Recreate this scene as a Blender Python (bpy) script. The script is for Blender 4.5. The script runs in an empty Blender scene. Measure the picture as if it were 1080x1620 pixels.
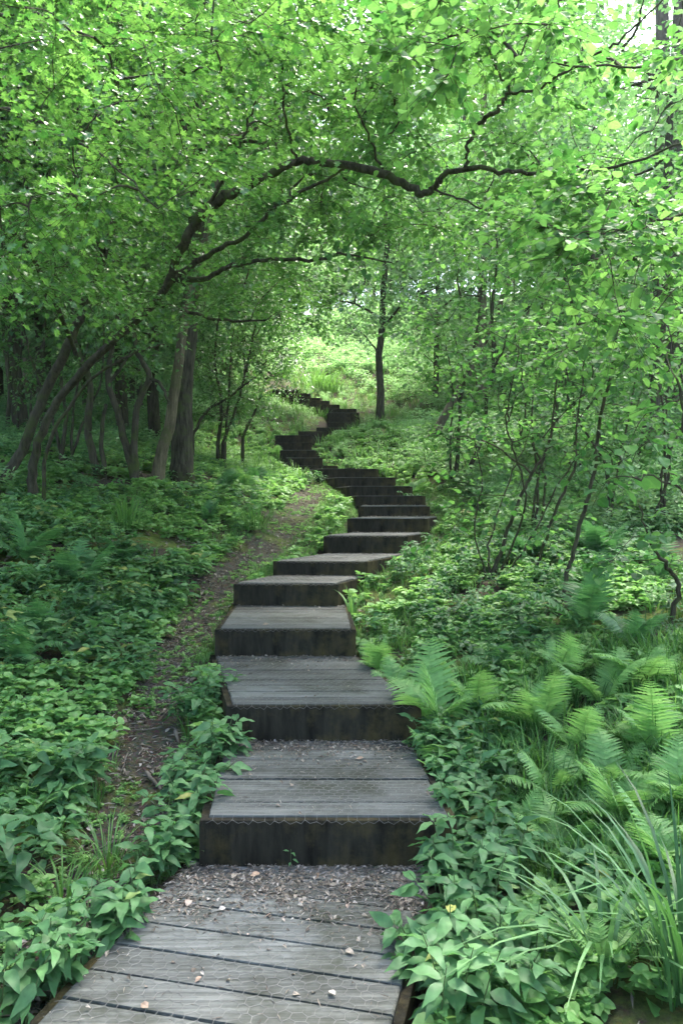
import bpy, math, random
import numpy as np
from math import radians as R

rng = np.random.default_rng(7)
random.seed(7)
scene = bpy.context.scene
col = scene.collection

# ------------------------------------------------------------------ camera
FPX, CX, CY, PITCH, CAMZ = 1240.0, 540.0, 810.0, R(0.78), 1.51
cam_d = bpy.data.cameras.new('camera')
cam_d.sensor_fit = 'VERTICAL'; cam_d.sensor_height = 24.0
cam_d.lens = FPX / 1620.0 * 24.0
cam_d.clip_start = 0.05; cam_d.clip_end = 600
cam_o = bpy.data.objects.new('camera', cam_d); col.objects.link(cam_o)
cam_o.location = (0, 0, CAMZ); cam_o.rotation_euler = (R(90) - PITCH, 0, 0)
scene.camera = cam_o

# ------------------------------------------------------------------ sky, sun, exposure
SUN_EL, SUN_AZ = 64.0, 30.0        # azimuth measured from +Y towards +X
world = bpy.data.worlds.new('World'); scene.world = world; world.use_nodes = True
wn = world.node_tree; wn.nodes.clear()
wo = wn.nodes.new('ShaderNodeOutputWorld'); bg = wn.nodes.new('ShaderNodeBackground')
sk = wn.nodes.new('ShaderNodeTexSky'); sk.sky_type = 'NISHITA'; sk.sun_disc = False
sk.sun_elevation = R(SUN_EL); sk.sun_rotation = R(SUN_AZ)
sk.air_density = 1.0; sk.dust_density = 4.0; sk.ozone_density = 1.0
bg.inputs['Strength'].default_value = 0.14
wn.links.new(sk.outputs[0], bg.inputs[0]); wn.links.new(bg.outputs[0], wo.inputs[0])
sun_d = bpy.data.lights.new('sun', 'SUN'); sun_d.energy = 2.2; sun_d.angle = R(20); sun_d.color = (1.0, 0.95, 0.86)
sun_o = bpy.data.objects.new('sun', sun_d); col.objects.link(sun_o)
sun_o.location = (0, 0, 60); sun_o.rotation_euler = (R(90 - SUN_EL), 0, R(180 - SUN_AZ))
scene.view_settings.view_transform = 'Standard'; scene.view_settings.look = 'None'
scene.view_settings.gamma = 1.0; scene.view_settings.use_curve_mapping = False
scene.view_settings.exposure = 3.0
scene.cycles.max_bounces = 7; scene.cycles.diffuse_bounces = 5; scene.cycles.glossy_bounces = 2
scene.cycles.transmission_bounces = 5

# ------------------------------------------------------------------ helpers
def P(px, py, d):
    """a point of the place seen at photograph pixel (px, py), d metres up the path"""
    u, v = (px - CX) / FPX, (CY - py) / FPX
    dx, dy, dz = u, math.cos(PITCH) + v * math.sin(PITCH), -math.sin(PITCH) + v * math.cos(PITCH)
    return np.array([dx * d / dy, d, CAMZ + dz * d / dy])

def PX(p):
    """pixel of a world point (used to test densities)"""
    p = np.atleast_2d(p)
    y = p[:, 1] * math.cos(PITCH) - (p[:, 2] - CAMZ) * math.sin(PITCH)
    v = p[:, 1] * math.sin(PITCH) + (p[:, 2] - CAMZ) * math.cos(PITCH)
    return CX + FPX * p[:, 0] / y, CY - FPX * v / y

def unit(v):
    return v / np.maximum(np.linalg.norm(v, axis=-1, keepdims=True), 1e-9)

class MB:
    """collects vertices and faces, then links them as one mesh object"""
    def __init__(s): s.V = []; s.F = []; s.A = []; s.n = 0
    def add(s, V, F, a=0.5):
        V = np.asarray(V, float).reshape(-1, 3); F = np.asarray(F, int)
        s.V.append(V); s.F.append(F + s.n); s.n += len(V)
        s.A.append(np.full(len(V), a) if np.isscalar(a) else np.asarray(a, float))
        return s
    def mesh(s, name, mat, smooth=False):
        me = bpy.data.meshes.new(name)
        V = np.concatenate(s.V); A = np.concatenate(s.A)
        ls = np.concatenate([np.full(len(f), f.shape[1]) for f in s.F])
        li = np.concatenate([f.ravel() for f in s.F])
        me.vertices.add(len(V)); me.vertices.foreach_set('co', V.astype(np.float32).ravel())
        me.loops.add(len(li)); me.loops.foreach_set('vertex_index', li.astype(np.int32))
        me.polygons.add(len(ls))
        me.polygons.foreach_set('loop_start', (np.cumsum(ls) - ls).astype(np.int32))
        me.polygons.foreach_set('use_smooth', np.full(len(ls), smooth))
        at = me.attributes.new('rnd', 'FLOAT', 'POINT'); at.data.foreach_set('value', A.astype(np.float32))
        me.update(calc_edges=True)
        me.materials.append(mat)
        return me
    def build(s, name, mat, parent=None, smooth=False):
        return link(name, s.mesh(name, mat, smooth), parent)

def link(name, me, parent=None):
    o = bpy.data.objects.new(name, me); col.objects.link(o)
    if parent is not None: o.parent = parent
    return o

def tag(o, label=None, cat=None, group=None, kind=None):
    if label: o['label'] = label
    if cat: o['category'] = cat
    if group: o['group'] = group
    if kind: o['kind'] = kind
    return o

def empty(name, loc, label, cat, group=None):
    o = bpy.data.objects.new(name, None); col.objects.link(o)
    o.location = [float(c) for c in loc]; o.empty_display_size = 0.2
    return tag(o, label, cat, group)

def copy_tree(o, label):
    c = o.copy(); col.objects.link(c)
    if label: c['label'] = label
    for ch in [x for x in col.objects if x.parent is o]:
        k = ch.copy(); col.objects.link(k); k.parent = c
    return c

BOXF = np.array([[0, 3, 2, 1], [4, 5, 6, 7], [0, 1, 5, 4], [1, 2, 6, 5], [2, 3, 7, 6], [3, 0, 4, 7]])
def prism(q, z0, z1, b=0.004):
    """box over a quad q (4x2, counter-clockwise), top edges chamfered"""
    q = np.asarray(q, float); c = q.mean(0)
    inn = q + unit(c - q) * b * 1.4
    V = np.concatenate([np.c_[q, np.full(4, z0)], np.c_[q, np.full(4, z1 - b)], np.c_[inn, np.full(4, z1)]])
    F = [[0, 3, 2, 1], [8, 9, 10, 11]]
    for a in (0, 4):
        for i in range(4):
            j = (i + 1) % 4; F.append([a + i, a + j, a + 4 + j, a + 4 + i])
    return V, np.array(F)

def tubes(Pts, Rad, sides=5):
    """N polylines of K points each -> verts, quads"""
    Pts = np.asarray(Pts, float); Rad = np.asarray(Rad, float)
    if Pts.ndim == 2: Pts = Pts[None]; Rad = Rad[None]
    N, K, _ = Pts.shape
    T = unit(np.gradient(Pts, axis=1))
    ref = np.where(np.abs(T[..., 2:3]).mean(1, keepdims=True) > 0.8, np.array([1., 0, 0]), np.array([0, 0, 1.]))
    U = unit(np.cross(T, ref)); W = np.cross(T, U)
    a = np.arange(sides) * 2 * np.pi / sides
    V = Pts[:, :, None] + Rad[:, :, None, None] * (np.cos(a)[:, None] * U[:, :, None] + np.sin(a)[:, None] * W[:, :, None])
    idx = np.arange(N * K * sides).reshape(N, K, sides)
    A, B = idx[:, :-1], idx[:, 1:]
    F = np.stack([A, np.roll(A, -1, 2), np.roll(B, -1, 2), B], -1).reshape(-1, 4)
    return V.reshape(-1, 3), F

def smooth_line(pts, n=6, wob=0.0):
    """Catmull-Rom through control rows (any number of columns)"""
    p = np.asarray(pts, float)
    p = np.vstack([2 * p[0] - p[1], p, 2 * p[-1] - p[-2]])
    out = []
    for i in range(1, len(p) - 2):
        t = np.linspace(0, 1, n, endpoint=False)[:, None]
        a, b, c, d = p[i - 1], p[i], p[i + 1], p[i + 2]
        out.append(0.5 * (2 * b + (c - a) * t + (2 * a - 5 * b + 4 * c - d) * t ** 2 + (3 * b - a - 3 * c + d) * t ** 3))
    out.append(p[-2][None]); o = np.vstack(out)
    if wob: o[1:-1, :3] += rng.normal(0, wob, (len(o) - 2, 3))
    return o

# ------------------------------------------------------------------ leaf templates (x across, y along, z up; unit length)
def fan(pts_half, mids, curl=0.0):
    """leaf blade folded on its midrib: right outline points + midrib points"""
    V = []; F = []
    n = len(pts_half)
    mid = [(0, m, -0.0 - curl * m * m) for m in mids]           # n+? midrib
    V += mid
    L0 = len(V)
    for sx in (1, -1):
        for (x, y) in pts_half: V.append((sx * x, y, 0.26 * x - curl * y * y + .05 * math.sin(11 * y + sx * 2)))
    V = np.array(V, float)
    m = len(mids)
    for s in (0, 1):
        o = L0 + s * n
        chain = [0] + [o + i for i in range(n)] + [m - 1]
        # strip between chain and midrib
        i = j = 0; mm = list(range(m))
        while i < len(chain) - 1 or j < m - 1:
            if j >= m - 1 or (i < len(chain) - 1 and V[chain[i + 1]][1] <= V[mm[j + 1]][1]):
                t = [mm[j], chain[i], chain[i + 1]]; i += 1
            else:
                t = [mm[j], chain[i], mm[j + 1]]; j += 1
            if len(set(t)) == 3: F.append(t if s == 1 else t[::-1])
    return V, np.array(F)
HAZEL = fan([(0.30, 0.10), (0.44, 0.38), (0.40, 0.68), (0.20, 0.90)], [0, 0.4, 0.72, 1.04], 0.18)
OVATE = fan([(0.10, 0.07), (0.18, 0.20), (0.215, 0.38), (0.17, 0.60), (0.085, 0.82)], [0, 0.2, 0.4, 0.62, 0.84, 1.02], 0.34)
ELLIPT = fan([(0.30, 0.3), (0.28, 0.66)], [0, 0.5, 1.0], 0.2)
LOBED = fan([(0.34, 0.10), (0.20, 0.26), (0.52, 0.46), (0.22, 0.58), (0.34, 0.86), (0.13, 0.80)], [0, 0.35, 0.65, 1.02], 0.12)
_r = np.array([(0, 0, 0), (0.36, 0.45, 0.05), (0, 1, -0.08), (-0.36, 0.45, 0.05)], float)
def pinna(n=9, w=.098):
    V = []; F = []
    for i in range(n):
        g = i / (n - 1); hw = w * (1 - g ** 1.8) * (1.0 if i % 2 else .62) + .004
        V += [(-hw, g, .10 * hw - .16 * g * g), (0, g - .03, -.16 * g * g), (hw, g, .10 * hw - .16 * g * g)]
    for i in range(n - 1):
        for j in (0, 1):
            a, b, c, d = 3 * i + j, 3 * i + j + 1, 3 * i + j + 4, 3 * i + j + 3
            F += [(a, b, c), (a, c, d)]
    return np.array(V, float), np.array(F)
PINNA = pinna()
RHOMB = (_r, np.array([[0, 1, 2], [0, 2, 3]]))

def leaves(mb, tpl, pos, axis, nrm, size, rnd):
    V, F = tpl
    axis = unit(axis); nrm = unit(nrm - (nrm * axis).sum(-1, keepdims=True) * axis)
    X = np.cross(axis, nrm)
    N = len(pos); s = np.asarray(size, float).reshape(-1, 1, 1) * np.ones((N, 1, 1))
    W = pos[:, None] + s * (V[None, :, :1] * X[:, None] + V[None, :, 1:2] * axis[:, None] + V[None, :, 2:3] * nrm[:, None])
    FF = F[None] + (np.arange(N) * len(V))[:, None, None]
    mb.add(W.reshape(-1, 3), FF.reshape(-1, 3), np.repeat(rnd, len(V)))

def sprays(mb, tpl, start, dirs, length, k, size, flat=0.35, rtree=0.0):
    """k leaves alternating along each of N twigs"""
    N = len(start)
    t = (np.arange(k) + 0.6) / k
    d = unit(dirs)
    side = unit(np.cross(d, np.array([0, 0, 1.]) + rng.normal(0, 0.15, (N, 3))))
    pos = start[:, None] + d[:, None] * (length[:, None] * t)[..., None]
    pos[..., 2] -= (length[:, None] * t ** 2) * 0.22
    sg = np.where(np.arange(k) % 2 == 0, 1., -1.)[None, :, None]
    ax = d[:, None] * 0.55 + side[:, None] * sg * 0.85 + rng.normal(0, 0.28, (N, k, 3)); ax[..., 2] -= 0.18
    nr = np.array([0, 0, 1.]) + rng.normal(0, flat, (N, k, 3))
    pos = pos + unit(ax) * 0.012
    sz = size * rng.uniform(0.6, 1.2, (N, k))
    rd = np.clip(rng.normal(0.45, 0.2, (N, k)) + rng.normal(0, 0.2, (N, 1)) + rtree, 0, 1)
    leaves(mb, tpl, pos.reshape(-1, 3), ax.reshape(-1, 3), nr.reshape(-1, 3), sz.ravel(), rd.ravel())

def grow(nodes0, targets, lift=0.10, wob=0.07):
    """branches reaching from a skeleton to every target point (nearest first)"""
    nodes0 = np.asarray(nodes0); N = len(targets)
    dm = np.array([((nodes0 - t) ** 2).sum(1).min() for t in targets])
    order = np.argsort(dm)
    M = len(nodes0); K = 6
    nodes = np.zeros((M + N * (K - 1), 3)); nodes[:M] = nodes0
    bid = np.full(len(nodes), -1); n = M
    B = np.zeros((N, K, 3)); par = np.full(N, -1)
    ts = np.linspace(0, 1, K)[:, None]
    for b, i in enumerate(order):
        t = targets[i]
        dd = nodes[:n] - t
        j = np.argmin((dd ** 2).sum(1) + 0.6 * np.maximum(dd[:, 2], 0) ** 2)
        p = nodes[j]; L = np.linalg.norm(t - p)
        mid = rng.normal(0, wob * L, 3); mid[2] += lift * L
        line = p + (t - p) * ts + np.sin(np.pi * ts) * mid + np.sin(2 * np.pi * ts) * rng.normal(0, wob * 0.5 * L, 3)
        B[b] = line; par[b] = bid[j]
        nodes[n:n + K - 1] = line[1:]; bid[n:n + K - 1] = b; n += K - 1
    cnt = np.ones(N)
    for b in range(N - 1, -1, -1):
        if par[b] >= 0: cnt[par[b]] += cnt[b]
    return B, cnt

def twig_tubes(mb, B, cnt, r0=0.0026, sides=4):
    rs = r0 * cnt ** 0.5; re = np.full(len(cnt), r0 * 0.75)
    K = B.shape[1]
    Rd = rs[:, None] + (re - rs)[:, None] * np.linspace(0, 1, K)[None] ** 0.8
    mb.add(*tubes(B, Rd, sides))

def crown_leaves(mb, tpl, B, size, twigs=4, tl=0.4, k=9, flat=0.35, rtree=0.0, droop=-0.05):
    N = len(B)
    tip = B[:, -1]; d0 = unit(B[:, -1] - B[:, 1])
    st = np.repeat(tip, twigs, 0) ; dd = np.repeat(d0, twigs, 0) * 0.5 + rng.normal(0, 0.75, (N * twigs, 3)) * np.array([1, 1, 0.45])
    dd[:, 2] += droop
    # some twigs leave earlier along the branch
    f = rng.uniform(0, 0.7, (N * twigs, 1)) * (rng.random((N * twigs, 1)) < 0.6)
    st = st + (np.repeat(B[:, 2], twigs, 0) - st) * f
    ln = tl * rng.uniform(0.5, 1.25, N * twigs)
    sprays(mb, tpl, st, dd, ln, k, size, flat, rtree)
    return st, unit(dd), ln

# ------------------------------------------------------------------ materials
def nodes_of(m):
    m.use_nodes = True; nt = m.node_tree; nt.nodes.clear()
    return nt, nt.nodes.new, nt.links.new

def ramp(new, stops):
    r = new('ShaderNodeValToRGB'); e = r.color_ramp.elements
    e[0].position, e[0].color = stops[0][0], (*stops[0][1], 1)
    e[1].position, e[1].color = stops[-1][0], (*stops[-1][1], 1)
    for p, c in stops[1:-1]:
        x = e.new(p); x.color = (*c, 1)
    return r

def leaf_mat(name, stops, trans, tfac=0.42, rough=0.38, spec=0.5):
    m = bpy.data.materials.new(name); nt, new, lk = nodes_of(m)
    out = new('ShaderNodeOutputMaterial'); at = new('ShaderNodeAttribute'); at.attribute_name = 'rnd'
    geo = new('ShaderNodeNewGeometry')
    r = ramp(new, stops); lk(at.outputs['Fac'], r.inputs[0])
    nz = new('ShaderNodeTexNoise'); nz.inputs['Scale'].default_value = 45; nz.inputs['Detail'].default_value = 2
    lk(geo.outputs['Position'], nz.inputs['Vector'])
    hs = new('ShaderNodeHueSaturation'); lk(r.outputs[0], hs.inputs['Color'])
    mr = new('ShaderNodeMapRange'); mr.inputs[1].default_value = .3; mr.inputs[2].default_value = .7; mr.inputs[3].default_value = .75; mr.inputs[4].default_value = 1.25
    lk(nz.outputs[0], mr.inputs[0]); lk(mr.outputs[0], hs.inputs['Value'])
    b = new('ShaderNodeBsdfPrincipled'); lk(hs.outputs[0], b.inputs['Base Color'])
    b.inputs['Roughness'].default_value = rough; b.inputs['Specular IOR Level'].default_value = spec
    t = new('ShaderNodeBsdfTranslucent')
    r2 = ramp(new, trans); lk(at.outputs['Fac'], r2.inputs[0]); lk(r2.outputs[0], t.inputs[0])
    mx = new('ShaderNodeMixShader'); mx.inputs[0].default_value = tfac
    lk(b.outputs[0], mx.inputs[1]); lk(t.outputs[0], mx.inputs[2]); lk(mx.outputs[0], out.inputs[0])
    return m

def solid_mat(name, c1, c2, scale=(8, 8, 8), rough=0.85, bump=0.3, c3=None, c3scale=2.5, c3lo=0.55, c3hi=0.7, attr=0.0, wave=False, spec=0.3):
    m = bpy.data.materials.new(name); nt, new, lk = nodes_of(m)
    out = new('ShaderNodeOutputMaterial'); b = new('ShaderNodeBsdfPrincipled'); tc = new('ShaderNodeTexCoord')
    mp = new('ShaderNodeMapping'); mp.inputs['Scale'].default_value = scale; lk(tc.outputs['Object'], mp.inputs[0])
    n = new('ShaderNodeTexNoise'); n.inputs['Scale'].default_value = 1.0; n.inputs['Detail'].default_value = 8; n.inputs['Roughness'].default_value = .65
    lk(mp.outputs[0], n.inputs['Vector'])
    r = ramp(new, [(0.32, c1), (0.68, c2)]); lk(n.outputs[0], r.inputs[0]); c = r.outputs[0]
    if c3 is not None:
        n3 = new('ShaderNodeTexNoise'); n3.inputs['Scale'].default_value = c3scale; n3.inputs['Detail'].default_value = 6; n3.inputs['Roughness'].default_value = .7
        lk(tc.outputs['Object'], n3.inputs['Vector'])
        mr = new('ShaderNodeMapRange'); mr.inputs[1].default_value = c3lo; mr.inputs[2].default_value = c3hi; lk(n3.outputs[0], mr.inputs[0])
        mx = new('ShaderNodeMix'); mx.data_type = 'RGBA'; lk(mr.outputs[0], mx.inputs[0]); lk(c, mx.inputs[6]); mx.inputs[7].default_value = (*c3, 1); c = mx.outputs[2]
    if attr:
        at = new('ShaderNodeAttribute'); at.attribute_name = 'rnd'
        mr = new('ShaderNodeMapRange'); mr.inputs[3].default_value = 1 - attr; mr.inputs[4].default_value = 1 + attr; lk(at.outputs['Fac'], mr.inputs[0])
        hs = new('ShaderNodeHueSaturation'); lk(c, hs.inputs['Color']); lk(mr.outputs[0], hs.inputs['Value']); c = hs.outputs[0]
    lk(c, b.inputs['Base Color']); b.inputs['Roughness'].default_value = rough; b.inputs['Specular IOR Level'].default_value = spec
    if bump:
        bp = new('ShaderNodeBump'); bp.inputs['Strength'].default_value = bump; bp.inputs['Distance'].default_value = 0.02
        lk(n.outputs[0], bp.inputs['Height']); lk(bp.outputs[0], b.inputs['Normal'])
    lk(b.outputs[0], out.inputs[0])
    return m

M = {}
M['maple'] = leaf_mat('lobed leaf', [(0, (.025, .08, .022)), (.5, (.05, .15, .032)), (1, (.11, .25, .05))], [(0, (.06, .22, .03)), (1, (.27, .57, .10))], tfac=.34, rough=.34, spec=.6)
M['hazel'] = leaf_mat('round leaf', [(0, (.03, .09, .03)), (.5, (.055, .15, .04)), (1, (.11, .24, .05))], [(0, (.07, .25, .04)), (1, (.28, .58, .13))], tfac=.36, rough=.55, spec=.25)
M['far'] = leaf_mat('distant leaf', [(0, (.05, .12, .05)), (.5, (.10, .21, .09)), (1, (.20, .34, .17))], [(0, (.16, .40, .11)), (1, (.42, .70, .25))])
M['herb'] = leaf_mat('herb leaf', [(0, (.03, .085, .035)), (.5, (.058, .15, .055)), (.95, (.115, .245, .085)), (1, (.24, .26, .07))], [(0, (.06, .22, .06)), (1, (.18, .42, .11))], tfac=.32, rough=.55, spec=.35)
M['fern'] = leaf_mat('fern leaf', [(0, (.03, .10, .045)), (.5, (.062, .165, .055)), (1, (.12, .26, .085))], [(0, (.07, .25, .07)), (1, (.16, .40, .10))], tfac=.35, rough=.5, spec=.35)
M['fern_bright'] = leaf_mat('young fern leaf', [(0, (.07, .18, .05)), (.5, (.14, .29, .09)), (1, (.22, .38, .13))], [(0, (.15, .40, .08)), (1, (.34, .60, .15))], tfac=.4, rough=.5, spec=.35)
M['grass'] = leaf_mat('grass blade', [(0, (.02, .07, .02)), (.5, (.05, .14, .035)), (1, (.13, .26, .07))], [(0, (.06, .22, .03)), (1, (.2, .42, .07))], tfac=.3, rough=.5, spec=.25)
M['litter'] = leaf_mat('dead leaf', [(0, (.04, .034, .028)), (.4, (.13, .108, .085)), (.75, (.24, .21, .17)), (.93, (.36, .335, .30)), (1, (.24, .12, .05))], [(0, (.1, .07, .04)), (1, (.2, .13, .06))], tfac=.1, rough=.7, spec=.3)
M['bark'] = solid_mat('dark bark', (.012, .012, .008), (.085, .078, .055), (30, 30, 5), .95, 1.0, (.05, .065, .022), 5, .5, .62, spec=.1)
M['bark_pale'] = solid_mat('pale bark', (.045, .039, .025), (.165, .14, .09), (22, 22, 4), .95, 1.0, (.07, .085, .03), 4, .5, .64, spec=.1)
M['bark_red'] = solid_mat('brown bark', (.045, .038, .027), (.14, .118, .085), (14, 14, 4), .9, .8)
M['sedge'] = leaf_mat('sedge blade', [(0, (.014, .05, .018)), (.5, (.035, .10, .035)), (1, (.10, .20, .08))], [(0, (.05, .17, .03)), (1, (.15, .34, .08))], tfac=.22, rough=.5, spec=.3)
M['stem'] = solid_mat('green stem', (.05, .09, .03), (.09, .14, .05), rough=.6, bump=0)
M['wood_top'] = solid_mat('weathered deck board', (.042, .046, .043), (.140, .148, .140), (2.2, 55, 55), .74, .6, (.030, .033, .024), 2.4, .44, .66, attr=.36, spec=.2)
M['wood_face'] = solid_mat('shade-darkened stained board', (.005, .005, .004), (.030, .028, .021), (18, 18, 3.5), .9, .8, (.062, .052, .022), 3.0, .47, .66, spec=.08)  # riser shade under top light put into the board colour, plus brown stains
M['wire'] = solid_mat('galvanised wire', (.07, .07, .065), (.18, .18, .17), rough=.6, bump=0)
M['stick'] = solid_mat('dead stick', (.06, .05, .04), (.16, .14, .12), (12, 12, 12), .9, .5)

def ground_mat(name, soil_a, soil_b, moss):
    m = bpy.data.materials.new(name); nt, new, lk = nodes_of(m)
    out = new('ShaderNodeOutputMaterial'); b = new('ShaderNodeBsdfPrincipled'); tc = new('ShaderNodeTexCoord')
    n = new('ShaderNodeTexNoise'); n.inputs['Scale'].default_value = 28; n.inputs['Detail'].default_value = 9; n.inputs['Roughness'].default_value = .75
    lk(tc.outputs['Object'], n.inputs[0])
    v = new('ShaderNodeTexVoronoi'); v.inputs['Scale'].default_value = 55; lk(tc.outputs['Object'], v.inputs[0])
    r = ramp(new, [(.3, soil_a), (.7, soil_b)]); lk(n.outputs[0], r.inputs[0])
    mv = new('ShaderNodeMix'); mv.data_type = 'RGBA'; mv.blend_type = 'MULTIPLY'; mv.inputs[0].default_value = .5
    lk(r.outputs[0], mv.inputs[6]); lk(v.outputs['Color'], mv.inputs[7])
    n2 = new('ShaderNodeTexNoise'); n2.inputs['Scale'].default_value = 1.7; n2.inputs['Detail'].default_value = 8; n2.inputs['Roughness'].default_value = .7
    lk(tc.outputs['Object'], n2.inputs[0])
    mr = new('ShaderNodeMapRange'); mr.inputs[1].default_value = moss[0]; mr.inputs[2].default_value = moss[1]; lk(n2.outputs[0], mr.inputs[0])
    mg = ramp(new, [(.3, (.035, .06, .012)), (.7, (.12, .16, .03))]); lk(n.outputs[0], mg.inputs[0])
    mx = new('ShaderNodeMix'); mx.data_type = 'RGBA'; lk(mr.outputs[0], mx.inputs[0]); lk(mv.outputs[2], mx.inputs[6]); lk(mg.outputs[0], mx.inputs[7])
    lk(mx.outputs[2], b.inputs['Base Color']); b.inputs['Roughness'].default_value = .95; b.inputs['Specular IOR Level'].default_value = .2
    bp = new('ShaderNodeBump'); bp.inputs['Strength'].default_value = .9; bp.inputs['Distance'].default_value = .03
    lk(n.outputs[0], bp.inputs['Height']); lk(bp.outputs[0], b.inputs['Normal']); lk(b.outputs[0], out.inputs[0])
    return m
M['ground'] = ground_mat('woodland soil', (.025, .02, .014), (.10, .08, .058), (.46, .58))
M['path'] = ground_mat('trodden earth', (.030, .027, .019), (.115, .106, .080), (.50, .60))

# ------------------------------------------------------------------ the line of the steps
# depth, tread height, left and right end (pixels), front-edge angle, heading of the sides, tread length
ST = [
 (3.25, .200, 328, 710, 0, -4, 1.15), (4.29, .400, 368, 657, -1, -13, 1.46), (5.62, .600, 347, 556, 0, -2, 1.28),
 (6.82, .800, 375, 530, 3, 22, .90), (7.50, .940, 437, 576, 3, 25, 1.25), (8.57, 1.137, 516, 640, 2, 22, 1.0),
 (9.35, 1.31, 553, 672, 2, 14, 1.15), (10.4, 1.45, 570, 676, 0, 3, 1.1), (11.4, 1.593, 566, 669, -2, -6, 1.1),
 (12.4, 1.75, 556, 649, -3, -14, 1.1), (13.4, 1.92, 537, 623, -3, -18, 1.1), (14.4, 2.11, 510, 596, -4, -26, 1.05),
 (15.3, 2.21, 462, 532, -3, -22, 1.0), (16.2, 2.41, 452, 508, 0, -8, .95), (17.0, 2.62, 445, 498, 0, -4, .95),
 (17.8, 2.84, 438, 490, 0, 0, .95), (18.6, 3.08, 437, 489, 3, 20, 1.1), (19.6, 3.26, 474, 522, 3, 24, 1.05),
 (20.5, 3.44, 502, 550, 2, 16, .95), (21.3, 3.66, 519, 566, 0, 4, .85), (22.0, 3.87, 520, 567, 0, 0, .85),
 (22.7, 4.07, 520, 566, -2, -8, .95), (23.5, 4.28, 516, 562, -3, -24, 1.0), (24.4, 4.52, 492, 536, -4, -26, 1.0),
 (25.3, 4.75, 476, 520, -4, -24, 1.0), (26.2, 4.97, 462, 506, -3, -24, 1.0), (27.0, 5.23, 447, 490, -3, -24, 1.1),
 (28.0, 5.50, 432, 474, -3, -20, 1.3)]
steps = []
for (d, z, a, b, fa, h, L) in ST:
    xl, xr = (a - CX) * d / FPX, (b - CX) * d / FPX
    rv = np.array([math.cos(R(fa)), -math.sin(R(fa))]); c = np.array([(xl + xr) / 2, d]); w = xr - xl
    s = np.array([math.sin(R(h)), math.cos(R(h))]) * L
    steps.append(dict(c=c, z=z, w=w, q=np.array([c - rv * w / 2, c + rv * w / 2, c + rv * w / 2 + s, c - rv * w / 2 + s]), L=L))
h0 = R(13.5); s0 = np.array([math.sin(h0), math.cos(h0)]); r0 = np.array([s0[1], -s0[0]])
bk = np.array([-.115, 3.30]) + s0 * .12; fr = bk - s0 * 1.95
steps.insert(0, dict(c=fr, z=0.0, w=1.0, q=np.array([fr - r0 * .5, fr + r0 * .5, bk + r0 * .5, bk - r0 * .5]), L=1.95))
NS = len(steps)
yk = np.array([-12, -2, 1.2] + [s['c'][1] for s in steps[1:]] + [30, 42, 62, 120, 220])
zk = np.array([-1.6, -.45, -.12] + [steps[i - 1]['z'] - .03 for i in range(1, NS)] + [6.0, 10.2, 14.8, 20, 24])
xk = np.array([-.6, -.6, -.5] + [s['c'][0] for s in steps[1:]] + [-2.2, -2.5, -2.5, -2.5, -2.5])
_ph = rng.uniform(0, 6.28, (9, 2)); _fq = rng.normal(0, 1, (9, 2)) * np.linspace(.35, 3.2, 9)[:, None]
def bumps(x, y):
    o = 0
    for i in range(9): o = o + math.exp(-i * .33) * np.sin(_fq[i, 0] * x + _fq[i, 1] * y + _ph[i, 0])
    return o
FPY = np.array([-5, 2.2, 3.1, 4.1, 5.9, 7.0, 8.8, 10.5, 12, 13.5, 15])
FPXS = np.array([-1.3, -1.0, -.90, -1.0, -1.19, -1.15, -.80, -.60, -.48, -.45, -.5])
FPW = np.array([.28, .23, .19, .18, .17, .2, .24, .27, .27, .22, .1])
def ground(x, y):
    x = np.asarray(x, float); y = np.asarray(y, float)
    b = np.interp(y, yk, zk); cx = np.interp(y, yk, xk)
    u = x - cx
    lf = np.maximum(-u - .95, 0); rt = np.maximum(u - .75, 0)
    g = b + .27 * 7 * (1 - np.exp(-lf / 7)) + .17 * 9 * (1 - np.exp(-rt / 9))
    amp = np.clip((np.abs(u) - .5) / 1.5, 0.05, 1) * (.035 + .004 * np.clip(y, 0, 60))
    g = g + amp * bumps(x, y)
    # hollow under the treads
    w = np.clip(1 - (np.abs(u) - .42) / .12, 0, 1) * (y > 1.0) * (y < 29.2)
    g = g - .13 * w
    # worn footpath is slightly sunk
    f = np.exp(-((x - np.interp(y, FPY, FPXS)) / .3) ** 2) * (y < 14.5)
    return g - .03 * f
gx = np.unique(np.round(np.concatenate([np.linspace(-90, -12, 27), np.linspace(-12, -3.2, 36), np.arange(-3.2, 3.2, .07), np.linspace(3.2, 12, 36), np.linspace(12, 90, 27)]), 4))
gy = np.unique(np.round(np.concatenate([np.linspace(-12, 1, 22), np.arange(1, 9, .07), np.arange(9, 30, .2), np.linspace(30, 70, 45), np.linspace(70, 220, 25)]), 4))
GX, GY = np.meshgrid(gx, gy); GZ = ground(GX, GY)
def gridf(ny, nx):
    i = np.arange(ny * nx).reshape(ny, nx)
    return np.stack([i[:-1, :-1], i[:-1, 1:], i[1:, 1:], i[1:, :-1]], -1).reshape(-1, 4)
gm = MB().add(np.stack([GX, GY, GZ], -1), gridf(len(gy), len(gx)))
tag(gm.build('ground', M['ground'], smooth=True), kind='structure')
# worn footpath beside the steps
py_ = np.arange(1.0, 14.6, .08); nx_ = 9
edge = np.linspace(-1, 1, nx_)
pw = np.interp(py_, FPY, FPW)[:, None] * (1 + .25 * np.sin(py_ * 5.1)[:, None] + .2 * np.sin(py_ * 11.7 + 1)[:, None] * np.sign(edge))
pxx = np.interp(py_, FPY, FPXS)[:, None] + edge * pw
pyy = np.repeat(py_[:, None], nx_, 1)
pm = MB().add(np.stack([pxx, pyy, ground(pxx, pyy) + .008], -1), gridf(len(py_), nx_))
tag(pm.build('path', M['path'], smooth=True), kind='structure')

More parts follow.
